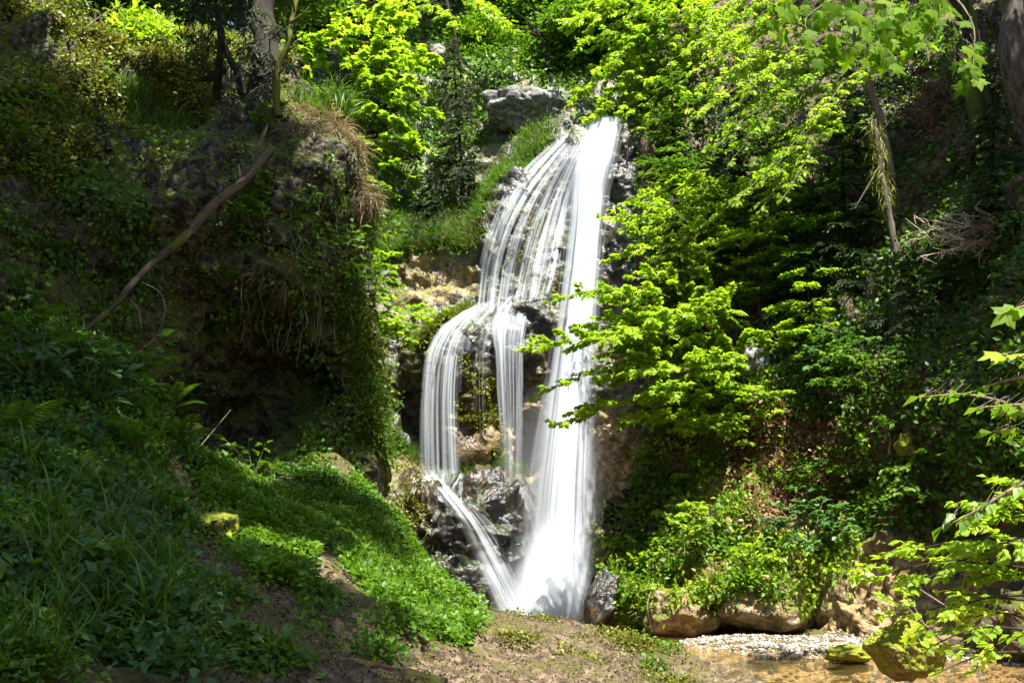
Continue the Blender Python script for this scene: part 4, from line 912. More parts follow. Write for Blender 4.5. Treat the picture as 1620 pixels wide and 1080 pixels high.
# lower right shrub, flat tiers over the stream
r = R(61)
def f_low(L, W_):
    S = [((1640,880,10.6),(1375,895,11),.9,230),((1640,920,10.4),(1370,915,10.8),.8,220),((1640,900,10.6),(1430,935,10.6),.9,240),((1640,820,10.8),(1560,800,10.8),.9,220),((1650,860,10.4),(1500,860,10.7),1,240),((1640,950,10.2),(1500,955,10.6),.9,160),((1650,940,10),(1450,1010,10),.8,130),
         ((1640,980,10),(1540,975,10.2),.8,120),((1650,1000,9.8),(1440,1040,9.7),.7,110),((1650,1030,9.6),(1470,1070,9.4),.7,80),((1650,780,10.8),(1590,760,11),.8,170),((1650,850,10.4),(1580,870,10.4),1,260),((1650,920,10.2),(1580,905,10.4),1,240),((1660,810,10.4),(1540,830,10.8),.9,200)]
    for a, b, w, n in S: spray(L, W_, A(*a), A(*b), w, .095, n, r, sag=.08, tint=(.3, .9), lv=.35)
tree('beech_shrub', 'beech shrub holding flat tiers of leaves over the stream at the lower right', 'shrub', [A(1665,1080,10.6), A(1662,980,10.5), A(1655,880,10.6), A(1650,780,10.8)], [.05,.045,.035,.02], MAT['bark_dark'], MAT['lime'], f_low)
def f_twig(L, W_):
    for a, b, w, n in [((1455,985,13.2),(1385,945,13.3),.4,50),((1470,1000,13.2),(1420,930,13.3),.4,46),((1450,975,13.2),(1390,975,13.3),.35,40),((1480,990,13.1),(1520,970,13),.4,40)]: spray(L, W_, A(*a), A(*b), w, .10, n, r, .1, tint=(.5, 1), rw=.01)
tree('seedling', 'little leafy seedling growing across the mossy boulder', 'plant', [A(1500,1022,13.3), A(1465,990,13.2), A(1430,955,13.2)], [.014,.012,.006], MAT['twig'], MAT['lime'], f_twig)

# ------------------------------------------------------------------ back left: maples, spruces, trunks
r = R(71)
def f_map1(L, W_):
    S = [((520,120,33.4),(470,60,32.4),1.6,210),((540,140,33.4),(690,95,32.4),1.5,260),((540,120,33.4),(640,70,32.8),1.6,300),((530,60,34.4),(640,25,33.4),1.8,300),((540,160,33),(660,140,32),1.4,240),((540,170,32.8),(690,178,31.8),1.2,190),((520,160,33),(480,120,32.4),1.4,220),((540,190,32.8),(640,200,31.8),1.3,240),((550,230,32.6),(690,245,31.8),1.1,160),
         ((550,250,32.6),(650,280,31.8),1.1,190),((540,270,32.6),(620,310,31.8),1.0,170),((540,210,32.6),(600,240,31.8),1.2,220),((530,90,33.8),(600,130,32.4),1.6,300),((500,90,33.4),(560,40,32.4),1.6,220),((540,280,32.4),(580,300,31.8),1,120)]
    for a, b, w, n in S: spray(L, W_, A(*a), A(*b), w * 1.1, .24, int(n * 1.3), r, .1, tint=(.3, 1), tmpl=T_MS, lv=.35, tilt=.35)
tree('maple', 'bright maple with lobed leaves in flat tiers behind the grassy cliff corner', 'tree', [A(520,420,33), A(528,300,32.9), A(536,180,33), A(528,60,33.8), A(510,-60,34.4)], [.09,.08,.07,.05,.03], MAT['bark_dark'], MAT['lime'], f_map1)
def f_map2(L, W_):
    S = [((720,10,36.5),(560,10,35.5),2,330),((700,-10,36.5),(810,45,35),1.6,330),((700,20,36.5),(740,55,35.1),1.6,330),((690,0,36.5),(640,50,35.5),1.8,330),((720,0,36.5),(780,25,35.1),1.4,260),((660,-10,36.5),(590,20,35.5),1.8,260)]
    for a, b, w, n in S: spray(L, W_, A(*a), A(*b), w * 1.2, .20, n, r, .1, tint=(.4, 1), lv=.35)
tree('beech', 'beech dropping a bright bough across the grey cliff at the top', 'tree', [A(735,150,38.5), A(720,60,37.5), A(700,-30,37), A(690,-120,36.5)], [.08,.07,.06,.04], MAT['bark'], MAT['lime'], f_map2)
def f_map3(L, W_):
    S = [((575,560,28.6),(675,500,27.6),1.0,150),((580,540,28.6),(660,545,27.6),1.0,150),((580,500,28.6),(700,490,28),.9,120),((570,470,28.6),(630,430,28),1.0,140),((570,440,28.6),(625,400,28.2),.9,110),((570,520,28.6),(640,520,27.6),1.1,170),((565,480,28.6),(600,470,27.6),1,120)]
    for a, b, w, n in S: spray(L, W_, A(*a), A(*b), w, .17, n, r, .1, tint=(.15, .75), tmpl=T_MS, lv=.35, tilt=.35)
tree('maple', 'small maple by the ochre overhang left of the second step', 'tree', [A(560,650,28.6), A(566,560,28.7), A(572,470,28.8), A(572,420,28.8)], [.05,.04,.03,.012], MAT['bark_dark'], MAT['lime'], f_map3)
spruce('pale grey green spruce in front of the rock outcrop', (735,330,33), (715,60,33.6), .09, 1.9, 50, 130, 11, (.2, .8), .2, 'needle_grey', side=-1.6)
spruce('thin grey spruce with a bare stem left of the outcrop', (612,330,33), (608,20,34), .09, 1.7, 44, 100, 12, (.1, .7), .2, 'needle_grey', frm=.25, side=-1.6, wood='bark')
spruce('low dark spruce in the hollow left of the fall', (690,400,32), (690,290,32.4), .06, 2.0, 34, 170, 13, (.2, .8), .18, side=-1.6)
spruce('dim spruce near the lit grass slope beside the fall', (755,360,31.8), (748,230,32.2), .05, 1.1, 26, 110, 14, (.4, 1), .17, side=-2)
spruce('dark spruce high on the left of the gorge end', (560,260,37), (566,-40,38), .12, 2.4, 50, 170, 15, (.3, .9), .24, side=-1.6)
for (px, y0, y1, Y, rr, lab) in [(792,108,-60,43,.22,'straight dark trunk above the outcrop, thickest of the row'),(807,95,-60,42,.10,'slender pale trunk right of the thickest one at the top'),(779,80,-60,45,.10,'thin dark trunk left of the thickest one at the top'),(627,60,-60,40,.13,'lone trunk above the grey cliff at the top'),(1000,90,-40,40,.12,'trunk half hidden in the lime leaves right of the lip'),(925,150,90,38,.10,'short pale stem just left of the lip of the fall')]:
    b = A(px, y0, Y); t_ = A(px + 3, y1, Y + .3)
    tall_tree('forest_tree', lab, b, [(b + t_) / 2, t_], rr, [(t_ + UP * 2.2, 2.6), (t_ + UP * 1.2 + [1.6, .5, 0], 2.0)] if rr > .11 else [(t_ + UP * 1.5, 2.0)], 'bark')
W_ = MB(); c = curve([A(868,112,38), A(862,80,38), A(852,55,38), A(838,40,38)], 16); W_.tube(c, np.linspace(.16, .10, 16), 9, rough=.2)
for e in [(815,20),(840,5),(870,25),(890,10),(800,45)]: W_.tube(curve([A(852,58,38), A((852 + e[0]) / 2, (58 + e[1]) / 2 - 6, 37.8), A(e[0], e[1], 37.6)], 10), np.linspace(.06, .02, 10), 5)
o = W_.build('crooked_tree', MAT['bark_dark'], None, c[0]); o.location = c[0]; tag(o, 'dark crooked bare trunk bent left above the outcrop', 'tree')
# wood on the rim, one crown mass per tree
q = R(77)
RIM = [(870,20,43),(900,70,42),(840,70,44),(760,30,47),(930,30,41),(820,-20,46),(700,0,46),(650,40,45),(960,-30,42),(900,-40,45),(480,30,40),(1180,-60,38),(1260,-50,36),(1390,-70,33),(1500,-40,30),(780,110,41),(680,120,42),(880,115,40),(1010,20,38)]
WHERE = ['behind the crooked trunk','right of the crooked trunk','left of the crooked trunk','behind the row of straight trunks','near the lip beech','above the straight trunks','over the grey cliff','beside the lone trunk','high behind the lip beech','highest over the crooked trunk','behind the bright maple','above the hornbeam','behind the hornbeam top','above the yellow lichen stem','above the stout trunk','low over the outcrop','on the grey cliff shelf','between the crooked trunk and the lip','inside the lip beech shade']
for k, ((px, py, Y), wh) in enumerate(zip(RIM, WHERE)):
    c = A(px, py, Y); b = c - UP * 3.0
    t_ = tall_tree('rim_tree', 'leafy rim tree ' + wh, b, [c - UP * 1.2, c], .09, [(c, q.uniform(1.7, 2.4)), (c + [q.normal(0, 1), .6, 1.6], 1.8)], 'bark_dark', 'trees of the wood on the rim')
# ------------------------------------------------------------------ left: trunks on the ledge
def ledge(px, py):
    p, n = left.sample(px, py); return p
for k, (c_, wh) in enumerate([((380,-25,23),'behind the thick ledge trunk'),((300,-35,22.5),'behind the mossy bank'),((200,-40,21),'over the lit bank'),((110,-40,19),'at the far left of the lit bank'),((440,-30,40),'right of the thick ledge trunk'),((480,40,41),'behind the bright maple stem')]):
    c = A(*c_); tall_tree('rim_tree', 'leafy tree of the left rim ' + wh, c - UP * 3, [c - UP * 1.5, c], .08, [(c, 1.9), (c + [.8, .9, 1.0], 1.8)], 'bark_dark', 'trees of the wood on the rim')
b = ledge(345,172); tall_tree('slim_tree', 'slim black trunk with a kinked side stem on the mossy ledge', b - UP * .3, [A(346,110,16.6), A(350,60,16.6), A(342,0,16.7), A(338,-80,17), (-5.6,17,15.5)], .085, [((-7.4, 12.6, 17.4), 1.1), ((-5.0,14.6,16.4),.9)], 'bark_dark')
W_ = MB(); c = curve([A(352,60,16.6), A(362,90,16.5), A(374,112,16.5), A(380,130,16.6)], 12)
b = ledge(420,180); root = tall_tree('old_spruce', 'thick dark spruce trunk at the corner of the left ledge', b - UP * .4, [A(420,120,17.4), A(420,60,17.6), A(418,0,17.8), (-4.5,18,14.5), (-4.6,18,17)], .30, [((-8.2, 13.4, 16.6), 1.0)], 'bark_dark')
def bough(name, label, pts, wid, n, seed, mat='needle', sl=.15, tint=(.0, .5), droop=.6):
    L_, W_ = MB(), MB(); q = R(seed)
    p = [A(*a) for a in pts]; rt = thing(name, label, 'branch', p[0])
    for a, b in zip(p[::2], p[1::2]): needle_branch(L_, W_, a, b, wid, n, q, sl, tint, .015, .05, droop)
    W_.build('twig', MAT['bark_dark'], rt, p[0]); L_.build('needles', MAT[mat], rt, p[0])
_q = R(85); _b = []
for k in range(20):
    x = _q.uniform(272, 392); y = _q.uniform(30, 118) if 295 < x < 350 else _q.uniform(0, 60); d_ = _q.uniform(15.5, 16.5); _b += [(x + _q.normal(0, 12), y - 130, d_), (x, y, d_ - .3)]
bough('spruce_bough', 'dark drooping spruce boughs hanging in from the top left of the slim trunk', _b, .30, 330, 81, sl=.10)
bough('spruce_bough', 'grey green spruce twigs before the thick trunk on the ledge', [(420,60,17),(375,90,16.2),(425,90,17),(370,130,16),(430,100,17),(470,105,16.2),(425,130,16.8),(395,160,16),(435,60,17),(455,40,16.2),(410,0,17.2),(390,50,16.6),(430,30,17.2),(450,75,16.5),(415,140,17),(440,165,16.6),(405,80,17.2),(385,110,16.6),(420,20,17),(385,20,16.2)], .5, 170, 82, 'needle_grey', .13, (.1, .5), .4)
W_ = MB(); c = curve([A(440,185,16.2), A(437,120,16.3), A(455,70,16.3), A(462,30,16.4), A(474,-20,16.5)], 24); W_.tube(c, np.linspace(.07, .04, 24), 7, rough=.3)
for a, b in [((455,70),(445,20)),((462,35),(490,10)),((438,120),(455,95)),((448,85),(480,60)),((437,140),(425,95)),((466,20),(455,-20))]:
    W_.tube(curve([A(*a, 16.3), A((a[0] + b[0]) / 2 + 3, (a[1] + b[1]) / 2, 16.2), A(*b, 16.2)], 8), np.linspace(.025, .008, 8), 5)
o = W_.build('crooked_sapling', MAT['bark_moss'], None, c[0]); o.location = c[0]; tag(o, 'crooked mossy thin tree at the right of the thick ledge trunk', 'tree')
W_ = MB(); c = curve([A(352,62,16.6), A(362,92,16.5), A(374,112,16.5), A(384,150,16.6)], 14); W_.tube(c, np.linspace(.05, .075, 14), 7, rough=.3)
o = W_.build('side_stem', MAT['bark_dark'], None, c[0]); o.location = c[0]; tag(o, 'short black stem leaning from the slim trunk to the ledge', 'tree')
W_ = MB(); c = curve([A(150,175,15.2), A(166,205,14.9), A(172,240,14.7)], 12); W_.tube(c, np.linspace(.03, .055, 12), 7, rough=.3)
o = W_.build('dead_stump', MAT['bark_dark'], None, c[0]); o.location = c[0]; tag(o, 'little black snag standing among moss left of the ledge', 'stump')

# ------------------------------------------------------------------ rocks, logs
def rock(name, label, c, rad, mat, seed, cat='rock', rot=0, amp=.25, n=28, fr=1.2, facets=11):
    V, F = blob((0, 0, 0), (1, 1, 1), n); d = 1 + amp * fbm(V * fr + seed * 3.1, 4, .5) - .12 * np.minimum(cells(V * 2.2 + seed), .8)
    fr_ = R(seed * 7 + 1); pn = unit(fr_.normal(size=(facets, 3))) if facets else np.zeros((0, 3)); ph = fr_.uniform(.62, .95, facets)
    for a_, h_ in zip(pn, ph):
        q_ = V @ a_; d = np.where(q_ > .05, np.minimum(d, h_ / np.maximum(q_, .05) + .10 * fbm(V * 4 + 1, 2)), d)
    V = V * d[:, None] * np.asarray(rad); ca, sa = math.cos(rot), math.sin(rot); V = np.stack([V[:, 0] * ca - V[:, 2] * sa, V[:, 1], V[:, 0] * sa + V[:, 2] * ca], -1)
    o = link(name, mesh_np(name, V, [F], mat)); o.location = [float(v) for v in c]
    return tag(o, label, cat)
MAT['wet'] = rock_material('rock_black_wet', (.010, .010, .010), (.030, .028, .026), (.075, .07, .065), moss=.12, peb=6, rough=.22, bump=.7, spec=.6, rust=(.16, .08, .03))
MAT['mossy'] = rock_material('rock_mossy', (.05, .035, .02), (.15, .11, .06), (.3, .23, .13), moss=1.05, peb=14, bump=.9, mosscol=((.08, .10, .008), (.28, .29, .02)))
MAT['ochre'] = rock_material('rock_ochre', (.08, .055, .027), (.21, .15, .075), (.38, .29, .17), moss=.50, peb=8, bump=.9, mosscol=((.06, .075, .008), (.16, .17, .015)))
MAT['grey'] = rock_material('rock_grey', (.05, .046, .042), (.16, .15, .138), (.32, .305, .28), moss=.30, peb=6, bump=1.0, rust=(.34, .17, .08))
rock('boulder', 'large moss covered boulder standing in the stream at the lower right', A(1432,1026,13.6), (.48, .46, .40), MAT['mossy'], 1, 'boulder', -.35, .22)
rock('wet_rock', 'dark wet hump between the lower slide and the column', A(800,838,27.6), (.55, .5, .55), MAT['wet'], 10, 'rock', .3, .28, 32, 1.6, 14)
rock('wet_rock', 'low black wet block near the end of the lower slide', A(778,886,27.0), (.40, .4, .45), MAT['wet'], 22, 'rock', -.3, .28, 28, 1.6, 14)
rock('boulder', 'small bright mossy stone cut by the right edge above the stream', A(1625,968,12.6), (.16, .2, .14), MAT['mossy'], 2, 'boulder')
rock('stone', 'flat dark mossy stone at the gravel edge left of the boulder', A(1345,1033,16.2), (.42, .35, .17), MAT['mossy'], 3)
rock('rock_outcrop', 'pale grey overhanging rock outcrop left of the lip of the fall', A(826,176,34.9), (1.75, 1.3, 1.05), MAT['grey'], 4, 'rock', -.10, .26, 48, 1.6, 14)
rock('rock', 'jutting grey rock tip above the pale spruce at the top', A(692,92,37.5), (.5, .6, .6), MAT['grey'], 5, 'rock', .5)
rock('undercut_rock', 'sunlit tan undercut rock at the stream edge, widest of the three', A(1205,955,20.7), (1.10, .9, .62), MAT['ochre'], 6, 'rock', 0, .2, 36)
rock('undercut_rock', 'tan undercut rock under trailing plants beside the foot of the fall', A(1075,970,21.3), (.95, .9, .55), MAT['ochre'], 7, 'rock', 0, .2, 36)
rock('undercut_rock', 'glowing ochre rock face with a mossy foot behind the gravel bar', A(1330,955,20.6), (.62, .7, .75), MAT['ochre'], 8, 'rock', 0, .18, 36)
rock('wet_rock', 'black wet boulder splitting the lower slide, just under the left curtain', A(768,796,27.5), (.72, .6, .42), MAT['wet'], 9, 'rock', .1, .3, 32)
rock('wet_rock', 'angular dark reddish rock at the right of the foot of the fall', A(951,955,22.3), (.40, .5, .80), MAT['wet'], 13, 'rock', -.30, .25, 32, 1.6, 18)
rock('rock', 'pale slab of rock glimpsed behind the beech sapling', A(1195,580,24.4), (.5, .6, .75), MAT['grey'], 18, 'rock', .2)
rock('rock', 'small dark cap rock on the bank under the hanging moss', A(465,925,9.3), (.14, .14, .12), MAT['wet'], 19, 'stone')
rock('moss_cushion', 'overhanging mossy clod of earth at the broken rim of the near bank', A(325,842,9.7), (.30, .34, .20), MAT['mossy'], 31, 'moss', .25, .3, 26, 1.6, 0)
rock('moss_cushion', 'yellow moss cushion glowing in the shade of the right slope', onr(1435,705) , (.22, .25, .28), MAT['mossy'], 32, 'moss', .2, .3, 20, 1.6, 0)
# slanted fallen log
def log(name, label, pts, rad, mat, seed, stubs=(), cat='log'):
    c = curve(pts, 40); W_ = MB(); W_.tube(c, np.interp(np.linspace(0, 1, 40), np.linspace(0, 1, len(rad)), rad), 14, .5, rough=.35)
    root = thing(name, label, cat, c[0]); W_.build('trunk', mat, root, c[0])
    for p, e, rr in stubs:
        S = MB(); S.tube(curve([p, (np.asarray(p) + e) / 2 + UP * .02, e], 8), np.linspace(rr, rr * .5, 8), 6, .5, rough=.2); S.build('branch_stub', mat, root, c[0])
    return root
MAT['log'] = bark_material('log_weathered', (.014, .010, .006), (.15, .11, .065), .5, sc=(22, 22, 1.1), grain=A(425,240,15.2) - A(128,528,12.7))
MAT['log_low'] = bark_material('log_rotten', (.012, .008, .005), (.10, .065, .035), .40, sc=(26, 26, 2), grain=(1, -.1, 0))
lp = [A(120,532,12.7), A(180,484,13.0), A(232,424,13.5), A(290,376,13.8), A(335,326,14.2), A(385,288,14.7), A(425,240,15.2)]
log('fallen_log', 'long weathered log slanting down the left cliff from the ledge corner', lp, [.035, .045, .055, .06, .07, .08, .09], MAT['log'], 1, [(A(400,262,15), A(418,205,15.2), .03), (A(380,290,14.7), A(376,262,14.6), .05), (A(300,365,13.9), A(296,352,13.7), .03), (A(250,410,13.6), A(236,398,13.5), .03)])
log('rotting_log', 'split rotten dark log lying on the soil at the bottom centre', [A(505,1042,7.3), A(590,1058,7.2), A(705,1082,7.1)], [.04, .06, .05], MAT['log_low'], 2, [(A(520,1035,7.2), A(560,1075,6.9), .03)])
log('rotting_log', 'short dark branch beside the rotten log on the soil', [A(440,985,8), A(480,1005,7.8), A(520,1012,7.7)], [.02, .03, .02], MAT['log_low'], 3)
W_ = MB(); b = A(300,740,13); W_.tube(curve([b, A(300,715,13), A(302,690,13), A(304,668,13)], 14), [.13]*6 + [.12]*4 + [.14,.15,.13,.08], 14, rough=.25)
o = W_.build('tree_stump', MAT['bark_dark'], None, b); o.location = b; tag(o, 'round topped black stump in front of the dark hollow', 'stump')
W_ = MB(); b = A(268,700,12.9); W_.tube(curve([b, A(272,680,12.9), A(276,664,12.9)], 8), np.linspace(.10, .06, 8), 9, rough=.4)
o = W_.build('tree_stump', MAT['log'], None, b); o.location = b; tag(o, 'low splintered stump left of the round topped one', 'stump')
for lab, pts, rr in [('pale arched bare twig below the slanting log, the larger bow', [(225,447,12.9),(252,462,12.8),(261,490,12.8),(248,530,12.9),(212,562,12.9)], .012),('short curved pale twig inside the larger bow', [(206,474,12.9),(219,490,12.9),(224,518,12.9)], .012),('thin pale stick pointing down beside the fern bank', [(155,522,12.6),(180,550,12.4),(200,570,12.3)], .012),('long thin stick leaning out of the black hollow', [(300,725,12.6),(330,690,12.9),(365,648,13.4)], .010),
    ('pale dry twig on the left edge of the fern bank', [(0,530,11.5),(30,520,11.6),(90,508,11.8)], .012),('thin curved bare stem over the lit mossy bank', [(135,45,16.3),(165,22,16.5),(200,5,16.8)], .012),('pale bare twig hanging in the grass edge right of the thick trunk', [(410,240,15.2),(418,215,15.3),(424,195,15.5)], .014),('brown dead stem curving down the right slope beside the feathery bush', [(1333,835,20.8),(1337,860,20.8),(1334,895,20.7)], .015),('thin dead stick lying on the shaded ochre wall', [(1455,932,16.5),(1500,960,16.3),(1530,975,16)], .015),
    ('bare forked twig low on the rock beside the foot of the fall', [(1030,935,20.4),(1024,960,20.3),(1032,1000,20.4)], .013)]:
    W_ = MB(); p = [A(*a) for a in pts]; W_.tube(curve(p, 16), np.linspace(rr, rr * .5, 16), 5); o = W_.build('bare_twig', MAT['twig'], None, p[0]); o.location = p[0]; tag(o, lab, 'twig')

# ------------------------------------------------------------------ ground cover
def blotch(P, f, seed=0): return fbm(P * f + seed, 3)
def cover(name, mat, pos, nrm, r, ls, tmpl=T_DI, per=6, spread=.12, tint=(0, 1), lift=.06, up=.6, tilt=.5, hang=0.0, parent=None, big=.4):
    """small leafy rosettes over a surface, one uncountable mass"""
    n = len(pos); q = np.repeat(np.arange(n), per); m = n * per
    u = unit(nrm[q] * (1 - up) + UP * up)
    off = r.normal(0, spread, (m, 3)); off -= (off * nrm[q]).sum(-1, keepdims=True) * nrm[q]
    p = pos[q] + off + u * (lift * r.uniform(.1, 1.5, (m, 1)))
    d = unit(off + r.normal(0, .05, (m, 3)) + nrm[q] * .05 - UP * hang * .1)
    X, D, Z = frames(d, u, r, tilt); b = r.uniform(*tint, n)[q]
    M = MB(); M.inst(tmpl[0], tmpl[1], p, X, D, Z, (ls if np.ndim(ls) == 0 else np.asarray(ls)[q]) * r.uniform(1 - big, 1 + big, m), np.clip(b + r.normal(0, .12, m), 0, 1))
    o = M.build(name, mat); return tag(o, kind='stuff')
def blades(name, mat, pos, nrm, r, ln, per=8, spread=.05, tint=(0, 1), hang=.0, w=1.0, up=.7):
    n = len(pos); q = np.repeat(np.arange(n), per); m = n * per
    p = pos[q] + r.normal(0, spread, (m, 3)); u = unit(nrm[q] * (1 - up) + UP * up * (1 - 2 * hang))
    d = unit(u + r.normal(0, .38, (m, 3))); z = unit(np.cross(d, unit(r.normal(size=(m, 3))))); X = np.cross(d, z)
    L = ln * r.uniform(.5, 1.3, m); sc_ = np.stack([L * w, L, L], -1)
    M = MB(); M.inst(T_BL[0], T_BL[1], p, X, d, z, sc_, np.clip(r.uniform(*tint, n)[q] + r.normal(0, .12, m), 0, 1))
    o = M.build(name, mat); return tag(o, kind='stuff')
def pix(r, n, poly):
    poly = np.asarray(poly, float); lo, hi = poly.min(0), poly.max(0); out = np.zeros((0, 2))
    while len(out) < n:
        c = r.uniform(lo, hi, (n * 2, 2)); out = np.vstack([out, c[inpoly(c[:, 0], c[:, 1], poly)]])
    return out[:n, 0], out[:n, 1]
def on(surf, px, py, thr=None, f=1.0, seed=0):
    if surf is ground:
        p, n, ok = ground.ray(px, py)
    else:
        p, n = surf.sample(px, py); ok = np.ones(len(px), bool)
    if thr is not None: ok = ok & (blotch(p, f, seed) > thr)
    return p[ok], n[ok], to_px(p[ok])
r = R(101)
# left bank
LB = [(-60,500),(120,520),(220,590),(300,700),(330,800),(290,900),(330,1000),(310,1100),(-60,1100)]
p, n, _ = on(ground, *pix(r, 6500, LB), -.05, 1.5, 40); d = p[:, 1] / 9
cover('undergrowth', MAT['green'], p, n, r, .060 * (d * .6 + .4), T_OV, 8, .08, (.0, 1), .11, .7, .6)
p, n, _ = on(ground, *pix(r, 900, LB), -.05, .9); cover('undergrowth', MAT['cool'], p, n, r, .075, T_OV, 9, .10, (.1, .7), .16, .9)
p, n, _ = on(ground, *pix(r, 260, LB), .15, 1.1, 5); blades('grass', MAT['grass'], p, n, r, .24, 9, .06, (0, .8))
GP = [(318,745),(400,765),(470,800),(540,830),(480,880),(470,925),(400,920),(350,850)]
p, n, _ = on(ground, *pix(r, 3000, GP)); cover('undergrowth', MAT['green'], p, n, r, .062, T_OV, 10, .09, (.5, 1), .09, .8)
RG = [(560,770),(610,800),(660,880),(720,945),(757,985),(735,1020),(650,1005),(600,960),(545,900),(545,830)]
p, n, _ = on(ground, *pix(r, 3200, RG)); cover('undergrowth', MAT['green'], p, n, r, .062, T_OV, 10, .09, (.3, 1), .08, .7)
p, n, _ = on(ground, *pix(r, 420, RG)); blades('grass', MAT['grass'], p, n, r, .17, 8, .06, (.3, 1), .15)
p, n, _ = on(ground, *pix(r, 900, [(330,900),(480,920),(600,980),(640,1060),(400,1080),(330,1000)]), .15, 1.4, 3); cover('undergrowth', MAT['green'], p, n, r, .06, T_OV, 6, .08, (.2, .8), .05, .8)
p, n, _ = on(ground, *pix(r, 1500, [(760,960),(980,990),(1120,1065),(1120,1085),(1000,1085),(800,1020)]), .12, 1.2, 7); cover('moss', MAT['moss'], p, n, r, .035, T_DI, 8, .07, (.1, .9), .02, .8)
p, n, _ = on(ground, *pix(r, 420, [(1000,1010),(1060,1022),(1125,1070),(1030,1085)]), .12, 1.6, 9); cover('undergrowth', MAT['green'], p, n, r, .04, T_OV, 6, .06, (.2, .9), .05, .8)
p, n, _ = on(ground, *pix(r, 900, [(300,740),(460,735),(600,735),(620,800),(560,830),(460,800),(380,770)]), -.1, 1.3, 19); cover('undergrowth', MAT['green'], p, n, r, .07, T_OV, 7, .1, (.0, .7), .08, .7)
# brown litter: dead leaves, bark crumbs
p, n, _ = on(ground, *pix(r, 4200, [(300,830),(480,900),(560,900),(660,1000),(760,960),(980,990),(1120,1065),(1120,1090),(280,1090)])); cover('leaf_litter', MAT['litter'], p, n, r, .024, T_DI, 2, .05, (.0, .75), .012, .9, .7)
# left cliff
CL = [(-80,220),(120,260),(250,240),(440,250),(545,240),(575,320),(585,420),(590,560),(604,700),(560,740),(430,730),(330,720),(230,590),(120,520),(-80,500)]
p, n, _ = on(left, *pix(r, 3400, CL), .12, 1.1, 2); k_ = ~inpoly(_[0], _[1], [(260,560),(340,510),(460,540),(480,640),(440,720),(300,720)]); p, n = p[k_], n[k_]; cover('ivy', MAT['green'], p, n, r, .080, T_OV, 6, .10, (.2, 1), .10, .35, hang=.5, big=.6)
p, n, _ = on(left, *pix(r, 1500, CL), .05, 1.2, 4); cover('moss', MAT['moss'], p, n, r, .06, T_DI, 10, .09, (0, .6), .03, .3)
p, n, _ = on(left, *pix(r, 700, CL), .05, 1.0, 14); blades('grass', MAT['grass'], p, n, r, .26, 7, .05, (0, .6), .45)
ML = [(-80,-40),(150,-20),(260,-20),(440,-20),(445,170),(300,200),(240,270),(120,290),(-80,240)]
p, n, _ = on(left, *pix(r, 6500, ML), -.15, .9, 6); cover('moss', MAT['moss'], p, n, r, .075, T_DI, 12, .10, (.1, 1), .04, .5)
p, n, _ = on(left, *pix(r, 1000, ML), .05, 1.1, 8); cover('undergrowth', MAT['green'], p, n, r, .10, T_OV, 7, .13, (.3, 1), .12, .6)
p, n, _ = on(left, *pix(r, 240, [(160,0),(270,0),(270,90),(170,80)])); cover('undergrowth', MAT['lime'], p, n, r, .13, T_OV, 8, .18, (.3, 1), .2, .8)
p, n, _ = on(left, *pix(r, 500, [(190,150),(250,160),(300,200),(230,210)])); blades('grass', MAT['grass'], p, n, r, .35, 7, .06, (.4, 1))
px, py = pix(r, 900, [(572,260),(600,280),(640,560),(650,700),(600,720),(596,560),(580,420)]); p, n = left.sample(px, py); cover('ivy', MAT['green'], p, n, r, .085, T_OV, 8, .12, (.2, 1), .12, .4, hang=.4); blades('grass', MAT['grass'], p[::3], n[::3], r, .30, 8, .06, (.2, 1), .5)
ED = [(555,420),(600,560),(612,640),(600,720),(570,640),(545,540)]
p, n, _ = on(left, *pix(r, 1500, ED)); cover('moss', MAT['moss'], p, n, r, .07, T_DI, 10, .09, (.1, .7), .04, .3); blades('grass', MAT['grass'], p[::3], n[::3], r, .25, 8, .05, (.1, .8), .5)
ROOT = MB(); px, py = pix(r, 60, [(300,480),(560,300),(585,420),(590,640),(520,560),(420,530)]); p, n = left.sample(px, py)
for a_, b_ in zip(p, n):
    l_ = r.uniform(.25, .8); ROOT.tube(curve([a_ + b_ * .02, a_ + b_ * .14 - UP * l_ * .5 + r.normal(0, .04, 3), a_ + b_ * .12 - UP * l_ + r.normal(0, .07, 3)], 7), np.linspace(.007, .003, 7), 3, cap=False)
tag(ROOT.build('hanging_roots', MAT['twig']), kind='stuff')
# right slope
RS = [(965,860),(1020,720),(1060,650),(1200,620),(1340,650),(1400,760),(1350,930),(1290,930),(1150,940),(1050,950),(985,1000),(962,930)]
px, py = pix(r, 4200, RS); k_ = ~(inpoly(px, py, [(1160,690),(1230,660),(1320,680),(1330,750),(1270,800),(1180,780)]) & (r.random(len(px)) < .75)); p, n, _ = on(right, px[k_], py[k_], .0, .8, 3); cover('undergrowth', MAT['green'], p, n, r, .12, T_OV, 7, .15, (.3, 1), .14, .55)
p, n, _ = on(right, *pix(r, 1500, RS), .05, .9, 5); cover('undergrowth', MAT['lime'], p, n, r, .12, T_OV, 7, .15, (.3, 1), .16, .55)
p, n, _ = on(right, *pix(r, 900, RS), .05, .9, 25); cover('moss', MAT['moss'], p, n, r, .10, T_DI, 10, .12, (.2, 1), .05, .3)
p, n, _ = on(right, *pix(r, 1500, [(1160,680),(1230,650),(1320,670),(1340,760),(1290,850),(1200,860),(1150,780)]), -.3, 1.0, 11); cover('dead_leaves', MAT['red'], p, n, r, .11, T_OV, 7, .16, (.2, 1), .16, .6, .7)
p, n, _ = on(right, *pix(r, 900, RS), .05, 1.2, 15); blades('grass', MAT['dry'], p, n, r, .38, 6, .06, (0, 1), .6)
p, n, _ = on(right, *pix(r, 480, [(970,900),(1060,930),(1180,900),(1290,920),(1300,960),(1160,930),(1060,960),(985,1000)])); cover('undergrowth', MAT['lime'], p, n, r, .10, T_OV, 6, .14, (.2, .9), .10, .2, hang=1)
